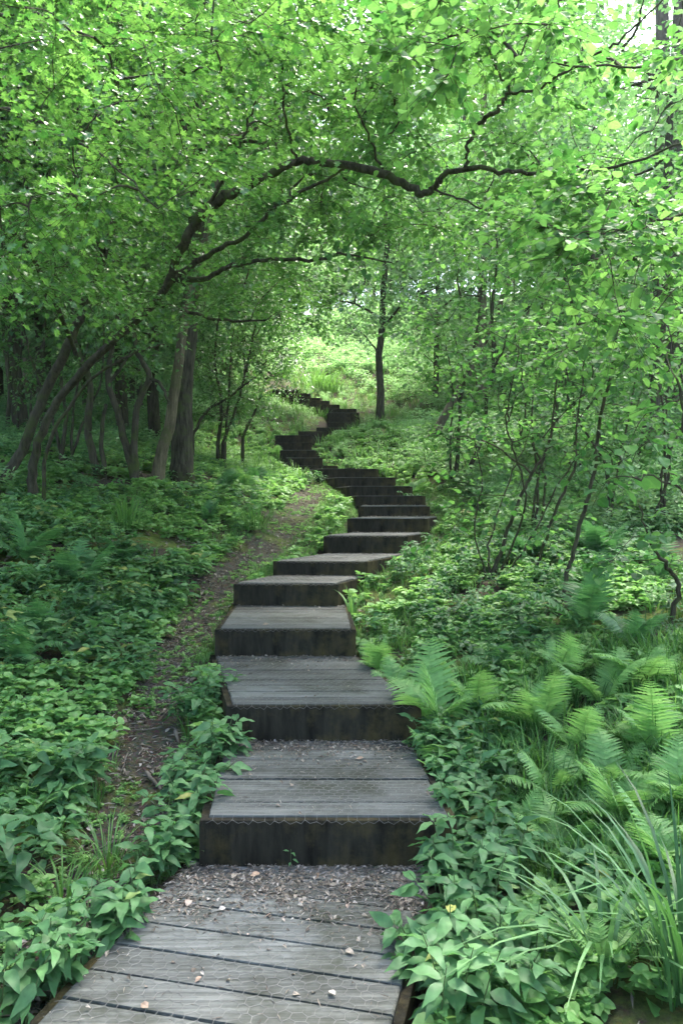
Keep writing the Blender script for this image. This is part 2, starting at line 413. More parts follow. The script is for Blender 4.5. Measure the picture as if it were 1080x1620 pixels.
def on_steps(x, y, m=0.0):
    r = np.zeros(np.shape(x), bool)
    for s in steps:
        q = s['q']; ins = np.ones(np.shape(x), bool)
        for i in range(4):
            a, b = q[i], q[(i + 1) % 4]; e = (b - a) / np.linalg.norm(b - a)
            ins &= (e[0] * (y - a[1]) - e[1] * (x - a[0])) > -m
        r |= ins
    return r
def on_path(x, y, k=0.8):
    return (np.abs(x - np.interp(y, FPY, FPXS)) < np.interp(y, FPY, FPW) * k) & (y < 14.5)

# ------------------------------------------------------------------ wooden steps
STEP_LABELS = [
 'lowest wide boardwalk platform of grey boards and litter, nearest the camera',
 'grey plank step with a tiny seedling against its tall dark riser, first above the platform',
 'wooden step with fern touching its right end, second above the platform',
 'wooden step with level grey tread and brown stained riser, third above the platform',
 'dark wooden step with pale curved twig lying at its left end, fourth above the platform',
 'dark wooden step turning right beside mossy bank, fifth above the platform',
 'dark wooden step with leafy weeds hiding its right end, sixth above the platform',
 'dark wooden step third below the right-hand bend of the stairs, seventh above the platform',
 'dark wooden step reaching farthest right in the right-hand bend, eighth above the platform',
 'dark wooden step just above the right-hand bend, ninth above the platform',
 'dark wooden step half covered by plants at its left end, tenth above the platform',
 'dark wooden step beside sunlit pale plants, eleventh above the platform',
 'dark wooden step with grass blade at its right end, twelfth above the platform',
 'long low dark step where the worn footpath rejoins the stairs',
 'bottom step of the short dark flight on the left-hand bend',
 'second step of the short dark flight on the left-hand bend',
 'third step of the short dark flight on the left-hand bend',
 'top step of the short dark flight on the left-hand bend',
 'low dark step turning right above the left-hand flight',
 'low dark step below the straight upper flight, right of the left-hand bend',
 'bottom step of the straight upper flight left of the slim dark trunk',
 'second step of the straight upper flight left of the slim dark trunk',
 'third step of the straight upper flight left of the slim dark trunk',
 'top step of the straight upper flight left of the slim dark trunk',
 'lowest distant step of the last flight turning left',
 'second distant step of the last flight turning left',
 'third distant step of the last flight turning left',
 'fourth distant step of the last flight turning left',
 'farthest highest wooden step disappearing among the plants on the left']

def hexwire(q, z, drop, cell=.05, rad=.0009):
    """hexagonal netting over a quad, wrapped down over the front edge by drop"""
    a, b, c, d = q; w = np.linalg.norm(b - a); L = np.linalg.norm(d - a)
    s = cell / math.sqrt(3); segs = []
    ny = int((L + drop) / (1.5 * s)) + 2; nx = int(w / cell) + 2
    for j in range(ny):
        for i in range(nx):
            x = i * cell + (cell / 2 if j % 2 else 0); y = j * 1.5 * s - drop
            p0, p1 = (x, y), (x + cell / 2, y + s / 2); p2 = (x + cell, y); p3 = (x + cell / 2, y + 1.5 * s)
            segs += [(p0, p1), (p1, p2), (p1, p3)]
    S = np.array(segs)                                      # (n,2,2) in metres
    ok = (S[..., 0] < w + .004).all(1) & (S[..., 1] < L).all(1); S = S[ok]
    S = S + .004 * np.stack([np.sin(S[..., 1] * 41 + S[..., 0] * 57), np.sin(S[..., 0] * 63 + S[..., 1] * 29 + 1.3)], -1)
    u = S[..., 0:1] / w; v = np.maximum(S[..., 1:2], 0) / L
    front = a + (b - a) * u; back = d + (c - d) * u
    xy = front + (back - front) * v
    n = np.array([(b - a)[1], -(b - a)[0]]) / w
    over = np.minimum(S[..., 1:2], 0)
    xy = xy + n * (.0355 * (over < 0))
    zz = z + .0035 + .002 * np.sin(S[..., 0] * 19) * np.sin(S[..., 1] * 27) + over[..., 0]
    zz = np.where(S[..., 1] < 0, np.minimum(zz, z + over[..., 0]), zz)
    pts = np.concatenate([xy, zz[..., None]], -1)
    return tubes(pts, np.full(pts.shape[:2], rad), 3)

for k, s in enumerate(steps):
    q, z, w, L = s['q'], s['z'], s['w'], s['L']
    zp = steps[k - 1]['z'] if k else -.2
    base = np.array([*q[:2].mean(0), zp])
    root = empty('wooden_step', base, STEP_LABELS[k], 'step', 'wooden steps climbing through the wood')
    O = base
    near = k < 8
    n = max(4, round(L / .152)); mb = MB()
    fr_, bk_ = q[:2], q[[3, 2]]
    for i in range(n):
        g = .011 if near else .008
        t0, t1 = (i * L / n + (g / 2 if i else 0)) / L, ((i + 1) * L / n - g / 2) / L
        f0 = fr_ + (bk_ - fr_) * t0; f1 = fr_ + (bk_ - fr_) * t1
        e = -np.abs(rng.normal(0, .003, 2))
        ev = unit(f0[1] - f0[0]); ov = -0.002
        qq = np.array([f0[0] - ev * (ov + e[0]), f0[1] + ev * (ov + e[1]), f1[1] + ev * (ov + e[1]), f1[0] - ev * (ov + e[0])])
        if i == 0:
            nn = np.array([ev[1], -ev[0]]); qq[:2] -= nn * .002
        # several spans along the board so it may sag a little
        V, F = prism(qq, -.036, rng.normal(0, .0015), .004)
        V[:, 2] += z
        mb.add(V - O, F, rng.random())
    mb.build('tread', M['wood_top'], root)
    def board(p, r, z0, z1, th):
        e = unit(r - p); nn = np.array([e[1], -e[0]])
        return prism(np.array([p, r, r - nn * th, p - nn * th]), z0, z1, .003)
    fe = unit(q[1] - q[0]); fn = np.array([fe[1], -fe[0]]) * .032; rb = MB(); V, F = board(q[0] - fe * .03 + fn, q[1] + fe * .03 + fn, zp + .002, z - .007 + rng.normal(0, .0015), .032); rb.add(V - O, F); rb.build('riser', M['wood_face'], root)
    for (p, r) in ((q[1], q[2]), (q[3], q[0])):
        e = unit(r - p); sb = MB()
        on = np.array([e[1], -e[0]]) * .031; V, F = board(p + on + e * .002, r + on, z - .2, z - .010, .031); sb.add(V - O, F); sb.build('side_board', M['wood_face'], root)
    if k < 7:
        wb = MB(); V, F = hexwire(q, z, .020, .043, .00075 if k < 4 else .0011); wb.add(V - O, F); wb.build('wire_mesh', M['wire'], root)

# ------------------------------------------------------------------ trees with stems placed from the photograph
def stem_pts(rows, n=6, wob=.006):
    """rows of (px, py, depth, radius) -> smooth world polyline and radii"""
    w = np.array([[*P(a, b, d), r] for a, b, d, r in rows])
    o = smooth_line(w, n, wob)
    return o[:, :3], np.maximum(o[:, 3], .002)

def foot(rows):
    """let the first row stand on the ground below it"""
    a, b, d, r = rows[0]; p = P(a, b, d); g = float(ground(p[0], p[1]))
    return p, g

def tree(name, label, cat, stems, limbs, targets, tpl, leaf, size, bark='bark', twigs=4, tl=.4, k=9, flat=.35,
         rtree=0., group=None, r0=.0026, lift=.1, sides=9, twiggeo=True):
    d0 = stems[0][0][2]; best = min(np.linspace(.7, 1.4, 141), key=lambda f: abs(P(*stems[0][0][:2], d0 * f)[2] - float(ground(*P(*stems[0][0][:2], d0 * f)[:2]))) + .35 * abs(f - 1)) if stems[0][0][1] < 1000 and stems[0][0][0] < 1100 else 1.0
    stems = [[(a, b, d * best, r * best) for a, b, d, r in rows] for rows in stems]; limbs = [[(a, b, d * best, r * best) for a, b, d, r in rows] for rows in limbs]
    if len(targets): targets = np.array([0, 0, CAMZ]) + (targets - [0, 0, CAMZ]) * best
    p, g = foot(stems[0]); base = np.array([p[0], p[1], g])
    root = empty(name, base, label, cat, group)
    nod = []
    for rows in stems:
        pts, rd = stem_pts(rows)
        # root into the ground
        g0 = float(ground(pts[0, 0], pts[0, 1])) - .08
        if pts[0, 2] - g0 < 1.2:
            pts = np.vstack([[pts[0, 0] + .15 * (pts[0, 0] - pts[1, 0]), pts[0, 1], g0], pts]); rd = np.r_[rd[0] * 1.2, rd]
            rd[1] *= 1.08
        mb = MB(); mb.add(*tubes(pts - base, rd, sides)); mb.build('trunk', M[bark], root, True)
        nod.append(pts[len(pts) // 3:])
    bm_ = MB()
    for rows in limbs:
        pts, rd = stem_pts(rows, wob=.008); bm_.add(*tubes(pts - base, rd, 7)); nod.append(pts[1:])
    nod = np.vstack(nod)
    if len(targets):
        B, cnt = grow(nod, targets, lift)
        twig_tubes(bm_, B - base, cnt, r0)
        lm = MB(); st, dd, ln = crown_leaves(lm, tpl, B - base, size, twigs, tl, k, flat, rtree)
        if twiggeo:
            tt = np.linspace(0, 1, 3)[None, :, None]; tp = st[:, None] + dd[:, None] * ln[:, None, None] * tt
            tp[..., 2] -= (ln[:, None] * tt[..., 0] ** 2) * .22
            bm_.add(*tubes(tp, np.array([.0016, .0013, .0009])[None] * np.ones((len(tp), 1)), 3))
        lm.build('crown', M[leaf], root)
    if bm_.V: bm_.build('branches', M[bark], root, True)
    return root

def win(n, x0, x1, y0, y1, d0, d1, zmin=None, clear=None):
    """n points spread through the air volume seen between these pixels and depths"""
    out = []
    while len(out) < n:
        px, py, d = rng.uniform(x0, x1), rng.uniform(y0, y1), rng.uniform(d0, d1)
        p = P(px, py, d)
        if p[2] < float(ground(p[0], p[1])) + (zmin or .25): continue
        if clear and clear(px, py, d): continue
        out.append(p)
    return np.array(out)

# A: arching tree on the left bank, whose limbs cross over the steps
A_stems = [
 [(52, 795, 8.0, 0.058), (55, 725, 7.9, 0.044), (85, 645, 7.8, 0.041), (130, 590, 7.6, 0.039), (170, 548, 7.4, 0.037), (235, 490, 7.1, 0.034), (272, 442, 6.8, 0.031)],
 [(8, 760, 8.3, 0.061), (40, 700, 8.3, 0.054), (75, 615, 8.2, 0.051), (107, 550, 8.0, 0.048), (135, 480, 7.8, 0.041), (165, 400, 7.4, 0.034), (190, 300, 6.9, 0.027), (185, 180, 6.3, 0.022), (190, 20, 5.6, 0.017)],
 [(70, 790, 7.8, 0.020), (78, 700, 7.6, 0.018), (145, 600, 7.4, 0.015), (215, 560, 7.2, 0.011), (260, 545, 7.0, 0.007)]]
A_limbs = [
 [(265, 450, 6.8, 0.0400), (295, 375, 6.5, 0.0400), (335, 325, 6.3, 0.0400), (400, 290, 6.0, 0.0360), (470, 258, 5.8, 0.0288), (520, 258, 5.7, 0.0280), (580, 268, 5.6, 0.0304), (640, 291, 5.5, 0.0288), (668, 306, 5.4, 0.0240), (688, 296, 5.4, 0.0208), (703, 276, 5.3, 0.0192), (742, 267, 5.2, 0.0176), (800, 272, 5.1, 0.0144), (870, 273, 5.0, 0.0120), (960, 264, 4.8, 0.0096), (1085, 226, 4.5, 0.0056)],
 [(272, 442, 6.8, 0.0320), (350, 390, 6.4, 0.0192), (390, 374, 6.2, 0.0176), (430, 328, 6.0, 0.0160), (445, 321, 6.0, 0.0144), (500, 292, 5.8, 0.0120), (545, 268, 5.7, 0.0080)],
 [(272, 442, 6.8, 0.0320), (320, 440, 6.6, 0.0224), (370, 422, 6.4, 0.0192), (420, 411, 6.2, 0.0160), (500, 410, 6.0, 0.0128), (545, 402, 5.9, 0.0096), (620, 415, 5.8, 0.0048)],
 [(245, 482, 7.1, 0.0224), (280, 488, 7.0, 0.0176), (345, 507, 6.8, 0.0128), (420, 507, 6.6, 0.0080)],
 [(738, 267, 5.2, 0.0144), (737, 235, 5.2, 0.0120), (757, 197, 5.1, 0.0152), (790, 170, 5.0, 0.0144), (806, 149, 5.0, 0.0112), (845, 141, 4.9, 0.0088), (885, 120, 4.8, 0.0080), (960, 75, 4.6, 0.0072), (1005, 42, 4.4, 0.0056), (1060, -20, 4.2, 0.0040)],
 [(806, 149, 5.0, 0.0080), (787, 110, 4.9, 0.0072), (776, 85, 4.9, 0.0064), (800, 40, 4.8, 0.0048), (830, -20, 4.7, 0.0032)],
 [(330, 326, 6.3, 0.0160), (362, 262, 6.0, 0.0128), (392, 200, 5.8, 0.0096), (405, 160, 5.6, 0.0064)],
 [(120, 560, 8.0, 0.0240), (60, 420, 6.6, 0.0224), (0, 330, 5.2, 0.0176), (-60, 160, 4.2, 0.0160), (0, 170, 3.9, 0.0096), (60, 190, 3.8, 0.0080), (115, 222, 3.7, 0.0064), (165, 250, 3.6, 0.0048), (250, 330, 3.5, 0.0032)],
 [(165, 400, 7.4, 0.0240), (60, 230, 5.8, 0.0208), (-20, 60, 4.6, 0.0160), (40, 25, 4.2, 0.0080), (150, 60, 4.0, 0.0056)],
 [(605, 272, 5.6, 0.0096), (585, 220, 5.4, 0.0080), (560, 150, 5.2, 0.0064), (580, 60, 5.0, 0.0040)],
 [(470, 258, 5.8, 0.0112), (452, 190, 5.5, 0.0096), (445, 90, 5.2, 0.0080), (440, 0, 4.9, 0.0064)],
 [(688, 300, 5.4, 0.0080), (740, 320, 5.3, 0.0064), (790, 345, 5.2, 0.0048), (860, 355, 5.0, 0.0032)],
]
def keep_limb(px, py, d):     # leave the limbs in the open: few leaves right in front of them
    if 300 < px < 1000 and 120 < py < 430 and d < 5.5 and rng.random() < .85: return True
    if d > 5.6: return False
    return (480 < px < 900 and 235 < py < 310 and rng.random() < .75) or (700 < px < 850 and 120 < py < 260 and rng.random() < .5) or (py > 320 and px > 160 and rng.random() < .88)
A_t = np.vstack([win(225, -160, 520, -110, 395, 3.3, 7.4, clear=keep_limb), win(105, 380, 800, -80, 400, 4.4, 7.2, clear=keep_limb),
                 win(34, 150, 520, 330, 520, 6.4, 7.8), win(60, -160, 180, 300, 470, 3.2, 7.5)])
tree('arching_tree', 'dark arching tree on the left bank whose crooked limbs cross above the steps', 'tree', A_stems, A_limbs, A_t, LOBED, 'maple', .048, twigs=7, tl=.38, k=11)

# J: hazel rooted outside the right edge, its boughs hang into the upper right
J_stems = [[(1330, 860, 5.6, .07), (1310, 600, 5.5, .06), (1290, 350, 5.4, .05), (1260, 100, 5.2, .04), (1200, -100, 5.0, .03), (1080, -260, 4.8, .02)],
           [(1345, 860, 5.6, .06), (1350, 500, 5.9, .05), (1300, 250, 6.4, .04), (1220, 60, 6.8, .03), (1080, -140, 7.2, .02)]]
J_limbs = [[(1290, 350, 5.4, .03), (1180, 330, 5.2, .018), (1060, 345, 5.0, .010), (950, 380, 4.9, .005)],
           [(1260, 100, 5.2, .02), (1120, 90, 5.0, .010), (980, 105, 4.8, .007), (820, 95, 4.6, .004)]]
def open_tr(px, py, d): return (px < 1130 and 170 < py < 340 and d < 5.5 and rng.random() < .93) or (px < 1080 and 120 < py < 340 and d < 5.2 and rng.random() < .8) or (px > 900 and py < 240 and rng.random() < .78) or (py > 250 and rng.random() < .25)
J_t = np.vstack([win(165, 560, 1250, -90, 380, 3.6, 8.2, clear=open_tr), win(55, 880, 1250, 250, 560, 3.6, 6.5)])
tree('hazel_tree', 'round leaved hazel with boughs hanging into the upper right from outside the frame', 'tree', J_stems, J_limbs, J_t, HAZEL, 'hazel', .055, twigs=7, tl=.38, k=9, rtree=.05)

# B: hazel shrub with several thin stems, right of the steps
B_stems = [[(778, 915, 6.5, 0.022), (795, 860, 6.5, 0.016), (820, 795, 6.4, 0.014), (840, 750, 6.3, 0.013), (867, 705, 6.2, 0.010), (880, 600, 6.0, 0.007)],
           [(772, 912, 6.5, 0.012), (776, 850, 6.6, 0.009), (805, 760, 6.7, 0.007), (835, 690, 6.8, 0.004)],
           [(836, 935, 6.3, 0.014), (860, 860, 6.2, 0.013), (880, 800, 6.1, 0.012), (910, 735, 6.0, 0.010), (910, 690, 6.0, 0.007), (925, 560, 5.8, 0.005)],
           [(770, 913, 6.5, .008), (750, 840, 6.4, .007), (762, 760, 6.3, .006), (748, 690, 6.2, .004)],
           [(800, 918, 6.4, .008), (850, 830, 6.3, .007), (880, 770, 6.2, .006), (930, 700, 6.0, .004)],
           [(788, 915, 6.4, 0.010), (830, 800, 6.0, 0.008), (815, 720, 5.7, 0.007), (800, 660, 5.6, 0.006), (820, 560, 5.4, 0.004)]]
B_limbs = [[(840, 750, 6.3, .010), (770, 700, 6.0, .006), (700, 690, 5.9, .003)]]
B_t = np.vstack([win(30, 740, 1000, 500, 720, 4.8, 6.8), win(20, 690, 960, 640, 860, 5.4, 6.8)])
tree('hazel_shrub', 'thin stemmed hazel shrub growing from a dark stool right of the fourth step', 'shrub', B_stems, B_limbs, B_t, HAZEL, 'hazel', .055, twigs=3, tl=.36, k=6, rtree=-.15, sides=6)
# K: tall sapling in front of it
K_stems = [[(885, 955, 5.9, .017), (900, 895, 5.85, .016), (920, 820, 5.8, .015), (940, 745, 5.7, .013), (950, 655, 5.6, .012), (970, 570, 5.5, .010), (982, 465, 5.4, .007), (1000, 380, 5.3, .005)]]
K_t = np.vstack([win(24, 860, 1120, 430, 740, 4.2, 6.2)])
tree('sapling', 'slender upright sapling with large rounded leaves nearest the right edge shrubs', 'sapling', K_stems, [], K_t, HAZEL, 'hazel', .062, twigs=3, tl=.34, k=6, rtree=-.1, sides=6)
# near large-leaved shrub at right edge
N_stems = [[(1130, 1010, 3.4, .012), (1120, 900, 3.3, .011), (1100, 800, 3.2, .009), (1085, 700, 3.15, .007), (1070, 600, 3.1, .005)]]
N_limbs = [[(1100, 800, 3.2, .006), (1060, 765, 3.1, .004), (1000, 755, 3.05, .003)]]
N_t = np.array([P(1000, 755, 3.1), P(960, 760, 3.15), P(1065, 750, 3.0), P(1045, 640, 3.2), P(1060, 560, 3.3), P(1000, 690, 3.5), P(1020, 500, 3.4), P(1080, 450, 3.4)])
tree('bramble_shrub', 'low shrub with pale broad leaves reaching in at the right edge', 'shrub', N_stems, N_limbs, N_t, HAZEL, 'hazel', .07, twigs=2, tl=.24, k=4, sides=6)
E_stems = [[(1055, 1005, 5.2, .018), (1072, 935, 5.2, .016), (1050, 890, 5.1, .013), (1030, 860, 5.0, .008), (1010, 800, 5.0, .005)]]
tree('sapling', 'crooked bare-stemmed sapling low at the right edge among the ferns', 'sapling', E_stems, [], win(7, 960, 1100, 760, 900, 4.8, 5.4), HAZEL, 'hazel', .07, twigs=3, tl=.3, k=6, rtree=-.2, sides=6)
# C: group of thin stems halfway up on the right
C_stems = [[(720, 770, 11, .035), (725, 685, 11, .030), (730, 620, 11, .027), (745, 570, 11, .024), (757, 500, 11, .018), (765, 400, 10.8, .012)],
           [(726, 768, 11, .035), (760, 700, 11, .032), (770, 630, 11, .028), (780, 580, 11, .026), (778, 485, 10.9, .018), (790, 380, 10.7, .012)],
           [(714, 768, 11.1, .02), (712, 700, 11.1, .016), (716, 620, 11.2, .012), (700, 520, 11.4, .008)]]
C_limbs = [[(782, 580, 11, .016), (795, 555, 10.9, .014), (806, 520, 10.8, .011), (850, 470, 10.5, .006)],
           [(728, 640, 11, .014), (700, 590, 11, .010), (670, 560, 11.2, .006)]]
C_t = np.vstack([win(120, 640, 980, 240, 600, 8.6, 12.5), win(55, 650, 900, 560, 720, 9.5, 12)])
tree('hazel_shrub', 'clump of slim upright stems halfway up the slope right of the steps', 'shrub', C_stems, C_limbs, C_t, HAZEL, 'hazel', .075, twigs=4, tl=.5, k=9, sides=6, r0=.004)
# D: leaning tree
D_stems = [[(672, 712, 13, .085), (705, 655, 13, .07), (740, 590, 13, .065), (770, 530, 13, .06), (790, 483, 13, .055), (830, 380, 12.6, .04), (880, 260, 12, .03)]]
D_t = np.vstack([win(110, 680, 1120, 60, 480, 10, 15)])
tree('leaning_tree', 'slanting brown trunk leaning to the right above the bright undergrowth', 'tree', D_stems, [], D_t, ELLIPT, 'hazel', .08, bark='bark_red', twigs=5, tl=.6, k=10, r0=.005, rtree=.1)
# E: slim trunk beside the top flights
E2 = [[(600, 672, 20.5, 0.1280), (602, 620, 20.5, 0.1000), (599, 570, 20.5, 0.0920), (604, 520, 20.5, 0.0880), (606, 460, 20.5, 0.0800), (612, 380, 20.4, 0.0640), (605, 280, 20.2, 0.0480), (600, 150, 20, 0.0320)]]
E2l = [[(604, 520, 20.5, 0.0400), (640, 480, 20, 0.0280), (690, 455, 19.5, 0.0160)], [(604, 505, 20.5, 0.0400), (560, 480, 20, 0.0240), (500, 470, 19.6, 0.0120)], [(600, 560, 20.5, 0.0240), (575, 530, 20, 0.0160), (545, 510, 19.5, 0.0096)]]
E2t = np.vstack([win(110, 470, 780, 60, 460, 17, 23), win(50, 490, 720, 400, 520, 18, 22)])
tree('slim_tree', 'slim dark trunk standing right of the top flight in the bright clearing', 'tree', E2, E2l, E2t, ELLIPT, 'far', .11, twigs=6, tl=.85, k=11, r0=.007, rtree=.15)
# F: big trunk on the left bank, tall, its crown above the frame
def big_tree(label, rows, crown_c, crown_r, n, bark, leaf='maple', name='woodland_tree', cat='tree', size=.12, group=None):
    base_p = P(*rows[0][:3]); top = np.array([P(*r[:3]) for r in rows])[-1]
    v = unit(rng.normal(0, 1, (n, 3))) * (rng.uniform(.35, 1, (n, 1)) ** .6)
    t = np.array(crown_c) + v * np.array(crown_r)
    return tree(name, label, cat, [rows], [], t, ELLIPT, leaf, size, bark=bark, twigs=6, tl=.9, k=11, r0=.009, group=group, sides=12, twiggeo=False)
F0 = P(287, 772, 10)
big_tree('thick dark trunk rising behind the pale leaning stem on the left bank',
         [(287, 768, 10, 0.1740), (288, 720, 10, 0.1436), (290, 620, 10, 0.1261), (297, 520, 10, 0.1175), (308, 400, 10, 0.1087), (318, 200, 10, 0.0957), (322, -60, 10, 0.0696), (325, -250, 10, 0.0435)],
         (F0[0] + .3, 10.3, 8.0), (3.4, 3.4, 3.2), 260, 'bark')
tree('leaning_stem_tree', 'pale smooth stem leaning right against the thick dark trunk', 'tree',
     [[(247, 772, 9.5, 0.0914), (256, 715, 9.5, 0.0740), (268, 670, 9.5, 0.0679), (279, 600, 9.5, 0.0626), (285, 560, 9.5, 0.0592), (300, 470, 9.5, 0.0478), (330, 360, 9.4, 0.0348), (350, 240, 9.2, 0.0261)]], [],
     win(80, 230, 560, 120, 470, 8.3, 11), ELLIPT, 'maple', .08, bark='bark_pale', twigs=5, tl=.6, k=10, r0=.005)
# G: curved coppice stems
tree('coppice_shrub', 'curved slim coppice stems standing between the arching tree and thick trunk', 'shrub',
     [[(156, 755, 9, .05), (140, 685, 9, .042), (143, 605, 9, .036), (122, 550, 9, .03), (110, 470, 8.8, .02)],
      [(213, 755, 9.1, .05), (188, 660, 9.1, .04), (172, 605, 9.1, .035), (176, 560, 9.1, .03), (190, 480, 9, .02)],
      [(214, 750, 9.1, .045), (215, 655, 9.1, .038), (235, 595, 9.1, .034), (216, 550, 9.1, .028), (205, 450, 9, .018)],
      [(166, 752, 9, .03), (160, 690, 9, .025), (168, 640, 8.9, .02)]],
     [[(235, 595, 9.1, .02), (255, 610, 9, .018), (268, 640, 9, .016)], [(172, 605, 9.1, .02), (200, 570, 9.1, .015), (208, 555, 9.1, .01)]],
     win(70, 40, 330, 330, 520, 7.6, 10.5), ELLIPT, 'maple', .07, twigs=4, tl=.5, k=9, r0=.004, bark='bark', rtree=-.1)
tree('coppice_shrub', 'thin straight stems at the far left edge behind the arching tree', 'shrub',
     [[(12, 690, 10, .03), (15, 600, 10, .026), (5, 520, 10, .022), (10, 400, 10, .016)], [(28, 690, 10, .02), (30, 600, 10, .016), (38, 500, 10, .012)],
      [(64, 690, 10.2, .025), (68, 560, 10.2, .02), (80, 450, 10.2, .014)], [(48, 690, 9.8, .016), (55, 580, 9.8, .013), (90, 500, 9.8, .01)]], [],
     win(60, -120, 160, 330, 500, 8.5, 11.5), ELLIPT, 'maple', .07, twigs=4, tl=.5, k=9, r0=.004, rtree=-.1)
tree('thicket_shrub', 'tangled thin stemmed shrub standing in the gloom between the arching and curved stems', 'shrub',
     [[(95, 735, 9.6, .028), (105, 660, 9.6, .022), (98, 590, 9.5, .018), (118, 500, 9.4, .012)], [(100, 735, 9.6, .022), (80, 650, 9.6, .018), (50, 570, 9.5, .013), (30, 480, 9.4, .009)],
      [(108, 738, 9.5, .02), (135, 660, 9.5, .016), (160, 600, 9.4, .012), (165, 500, 9.3, .008)], [(112, 736, 9.7, .018), (118, 640, 9.7, .014), (140, 540, 9.7, .01)]], [],
     np.vstack([win(70, -20, 230, 380, 560, 8.6, 11.5), win(30, 0, 230, 560, 660, 9, 11)]), ELLIPT, 'maple', .06, twigs=5, tl=.42, k=9, r0=.003, rtree=-.15)
tree('thicket_shrub', 'leafy dark shrub filling the gap right of the thick dark trunk', 'shrub',
     [[(345, 700, 11.5, .03), (350, 640, 11.5, .024), (340, 560, 11.4, .018), (352, 470, 11.3, .012)], [(352, 702, 11.5, .024), (375, 640, 11.5, .02), (395, 560, 11.4, .014), (410, 480, 11.3, .01)],
      [(356, 700, 11.4, .02), (362, 620, 11.4, .016), (368, 530, 11.4, .012)]], [],
     np.vstack([win(120, 310, 470, 400, 600, 10, 13), win(24, 320, 420, 590, 660, 10.5, 12)]), ELLIPT, 'maple', .06, twigs=5, tl=.45, k=10, r0=.003, rtree=-.15)
for lab_, bx, by, d_ in [('slender leafy sapling behind the hazel shrub, left of the tall upright sapling', 842, 850, 8.2), ('slender leafy sapling on the right bank beyond the broad dark fern', 960, 830, 8.4),
                         ('slender leafy sapling near the right edge above the crooked one', 1045, 835, 7.8), ('slender leafy sapling in the bright undergrowth beyond the slim stem clump', 815, 730, 11.5),
                         ('slender leafy sapling halfway between the stem clump and right edge', 915, 765, 10.2)]:
    j = lambda a: float(rng.normal(0, a))
    st_ = []
    for q in range(3):
        x0, x1, x2 = bx + j(6), bx + j(14) + 8 * (q - 1), bx + j(26) + 24 * (q - 1)
        st_.append([(x0, by, d_, .016), (x1, by - 90, d_, .013), (x2, by - 190, d_ - .1, .010), (x2 + 14 * (q - 1) + j(12), by - 300, d_ - .2, .006)])
    tree('sapling', lab_, 'sapling', st_, [], np.vstack([win(26, bx - 90, bx + 90, by - 350, by - 150, d_ - 1, d_ + 1), win(20, bx - 80, bx + 80, by - 180, by - 50, d_ - .8, d_ + .8)]),
         HAZEL, 'hazel', .06, twigs=4, tl=.36, k=7, rtree=-.1, sides=6)
tree('twiggy_bush', 'small dark twiggy bush overhanging the footpath left of the stairs', 'bush',
     [[(305, 690, 9.6, .02), (325, 652, 9.6, .017), (360, 630, 9.5, .014), (392, 605, 9.4, .01), (415, 588, 9.3, .006)],
      [(384, 690, 11, .022), (396, 665, 11, .018), (408, 640, 11, .014), (420, 600, 11, .01)]], [],
     win(130, 320, 480, 440, 640, 9.5, 12.5), ELLIPT, 'maple', .05, twigs=5, tl=.36, k=9, r0=.003, rtree=-.1)
# far left trunks
for lab, rows in [
  ('pale straight trunk seen far back through the left stems', [(46, 640, 17, .15), (48, 560, 17, .135), (50, 440, 17, .12), (52, 200, 17, .1), (52, -100, 17, .06)]),
  ('grey trunk left of the pair behind the thick dark trunk', [(330, 590, 19, .16), (332, 520, 19, .14), (335, 400, 19, .12), (336, 150, 19, .1), (336, -60, 19, .06)]),
  ('grey trunk right of the pair behind the thick dark trunk', [(358, 590, 20, .16), (360, 520, 20, .14), (362, 400, 20, .12), (364, 150, 20, .1), (366, -60, 20, .06)]),
  ('pale short-looking trunk glimpsed behind the slim upright stems', [(762, 650, 22, .17), (760, 590, 22, .15), (762, 500, 22, .13), (764, 250, 22, .1), (766, 0, 22, .06)]),
  ('left one of the two tall brown trunks at the top right corner', [(1040, 660, 17, .19), (1042, 400, 17, .16), (1046, 180, 17, .145), (1047, 60, 17, .14), (1046, -120, 17, .12), (1046, -400, 17, .06)]),
  ('right one of the two tall brown trunks at the top right corner', [(1066, 660, 16, .2), (1068, 400, 16, .18), (1071, 150, 16, .16), (1075, 40, 16, .15), (1080, -120, 16, .13), (1085, -400, 16, .06)]),
  ('dark trunk low at the right edge behind the sapling', [(1016, 735, 12, .13), (1024, 690, 12, .11), (1036, 600, 12, .1), (1050, 420, 12, .08), (1060, 150, 12, .05)]),
  ('thin trunk in the bright clearing right of the slim dark trunk', [(688, 640, 26, .1), (690, 560, 26, .09), (692, 470, 26, .08), (694, 250, 26, .05)]),
 ]:
    top = P(*rows[-1][:3]); c = P(*rows[-2][:3]); pale = 'pale' in lab or 'grey' in lab
    big_tree(lab, rows, (c[0], c[1], c[2] + (5 if 'corner' in lab else 1.2)), (3.2, 3.0, 3.4), 130, 'bark_pale' if pale else ('bark_red' if 'brown' in lab else 'bark'), leaf='far', size=.13)

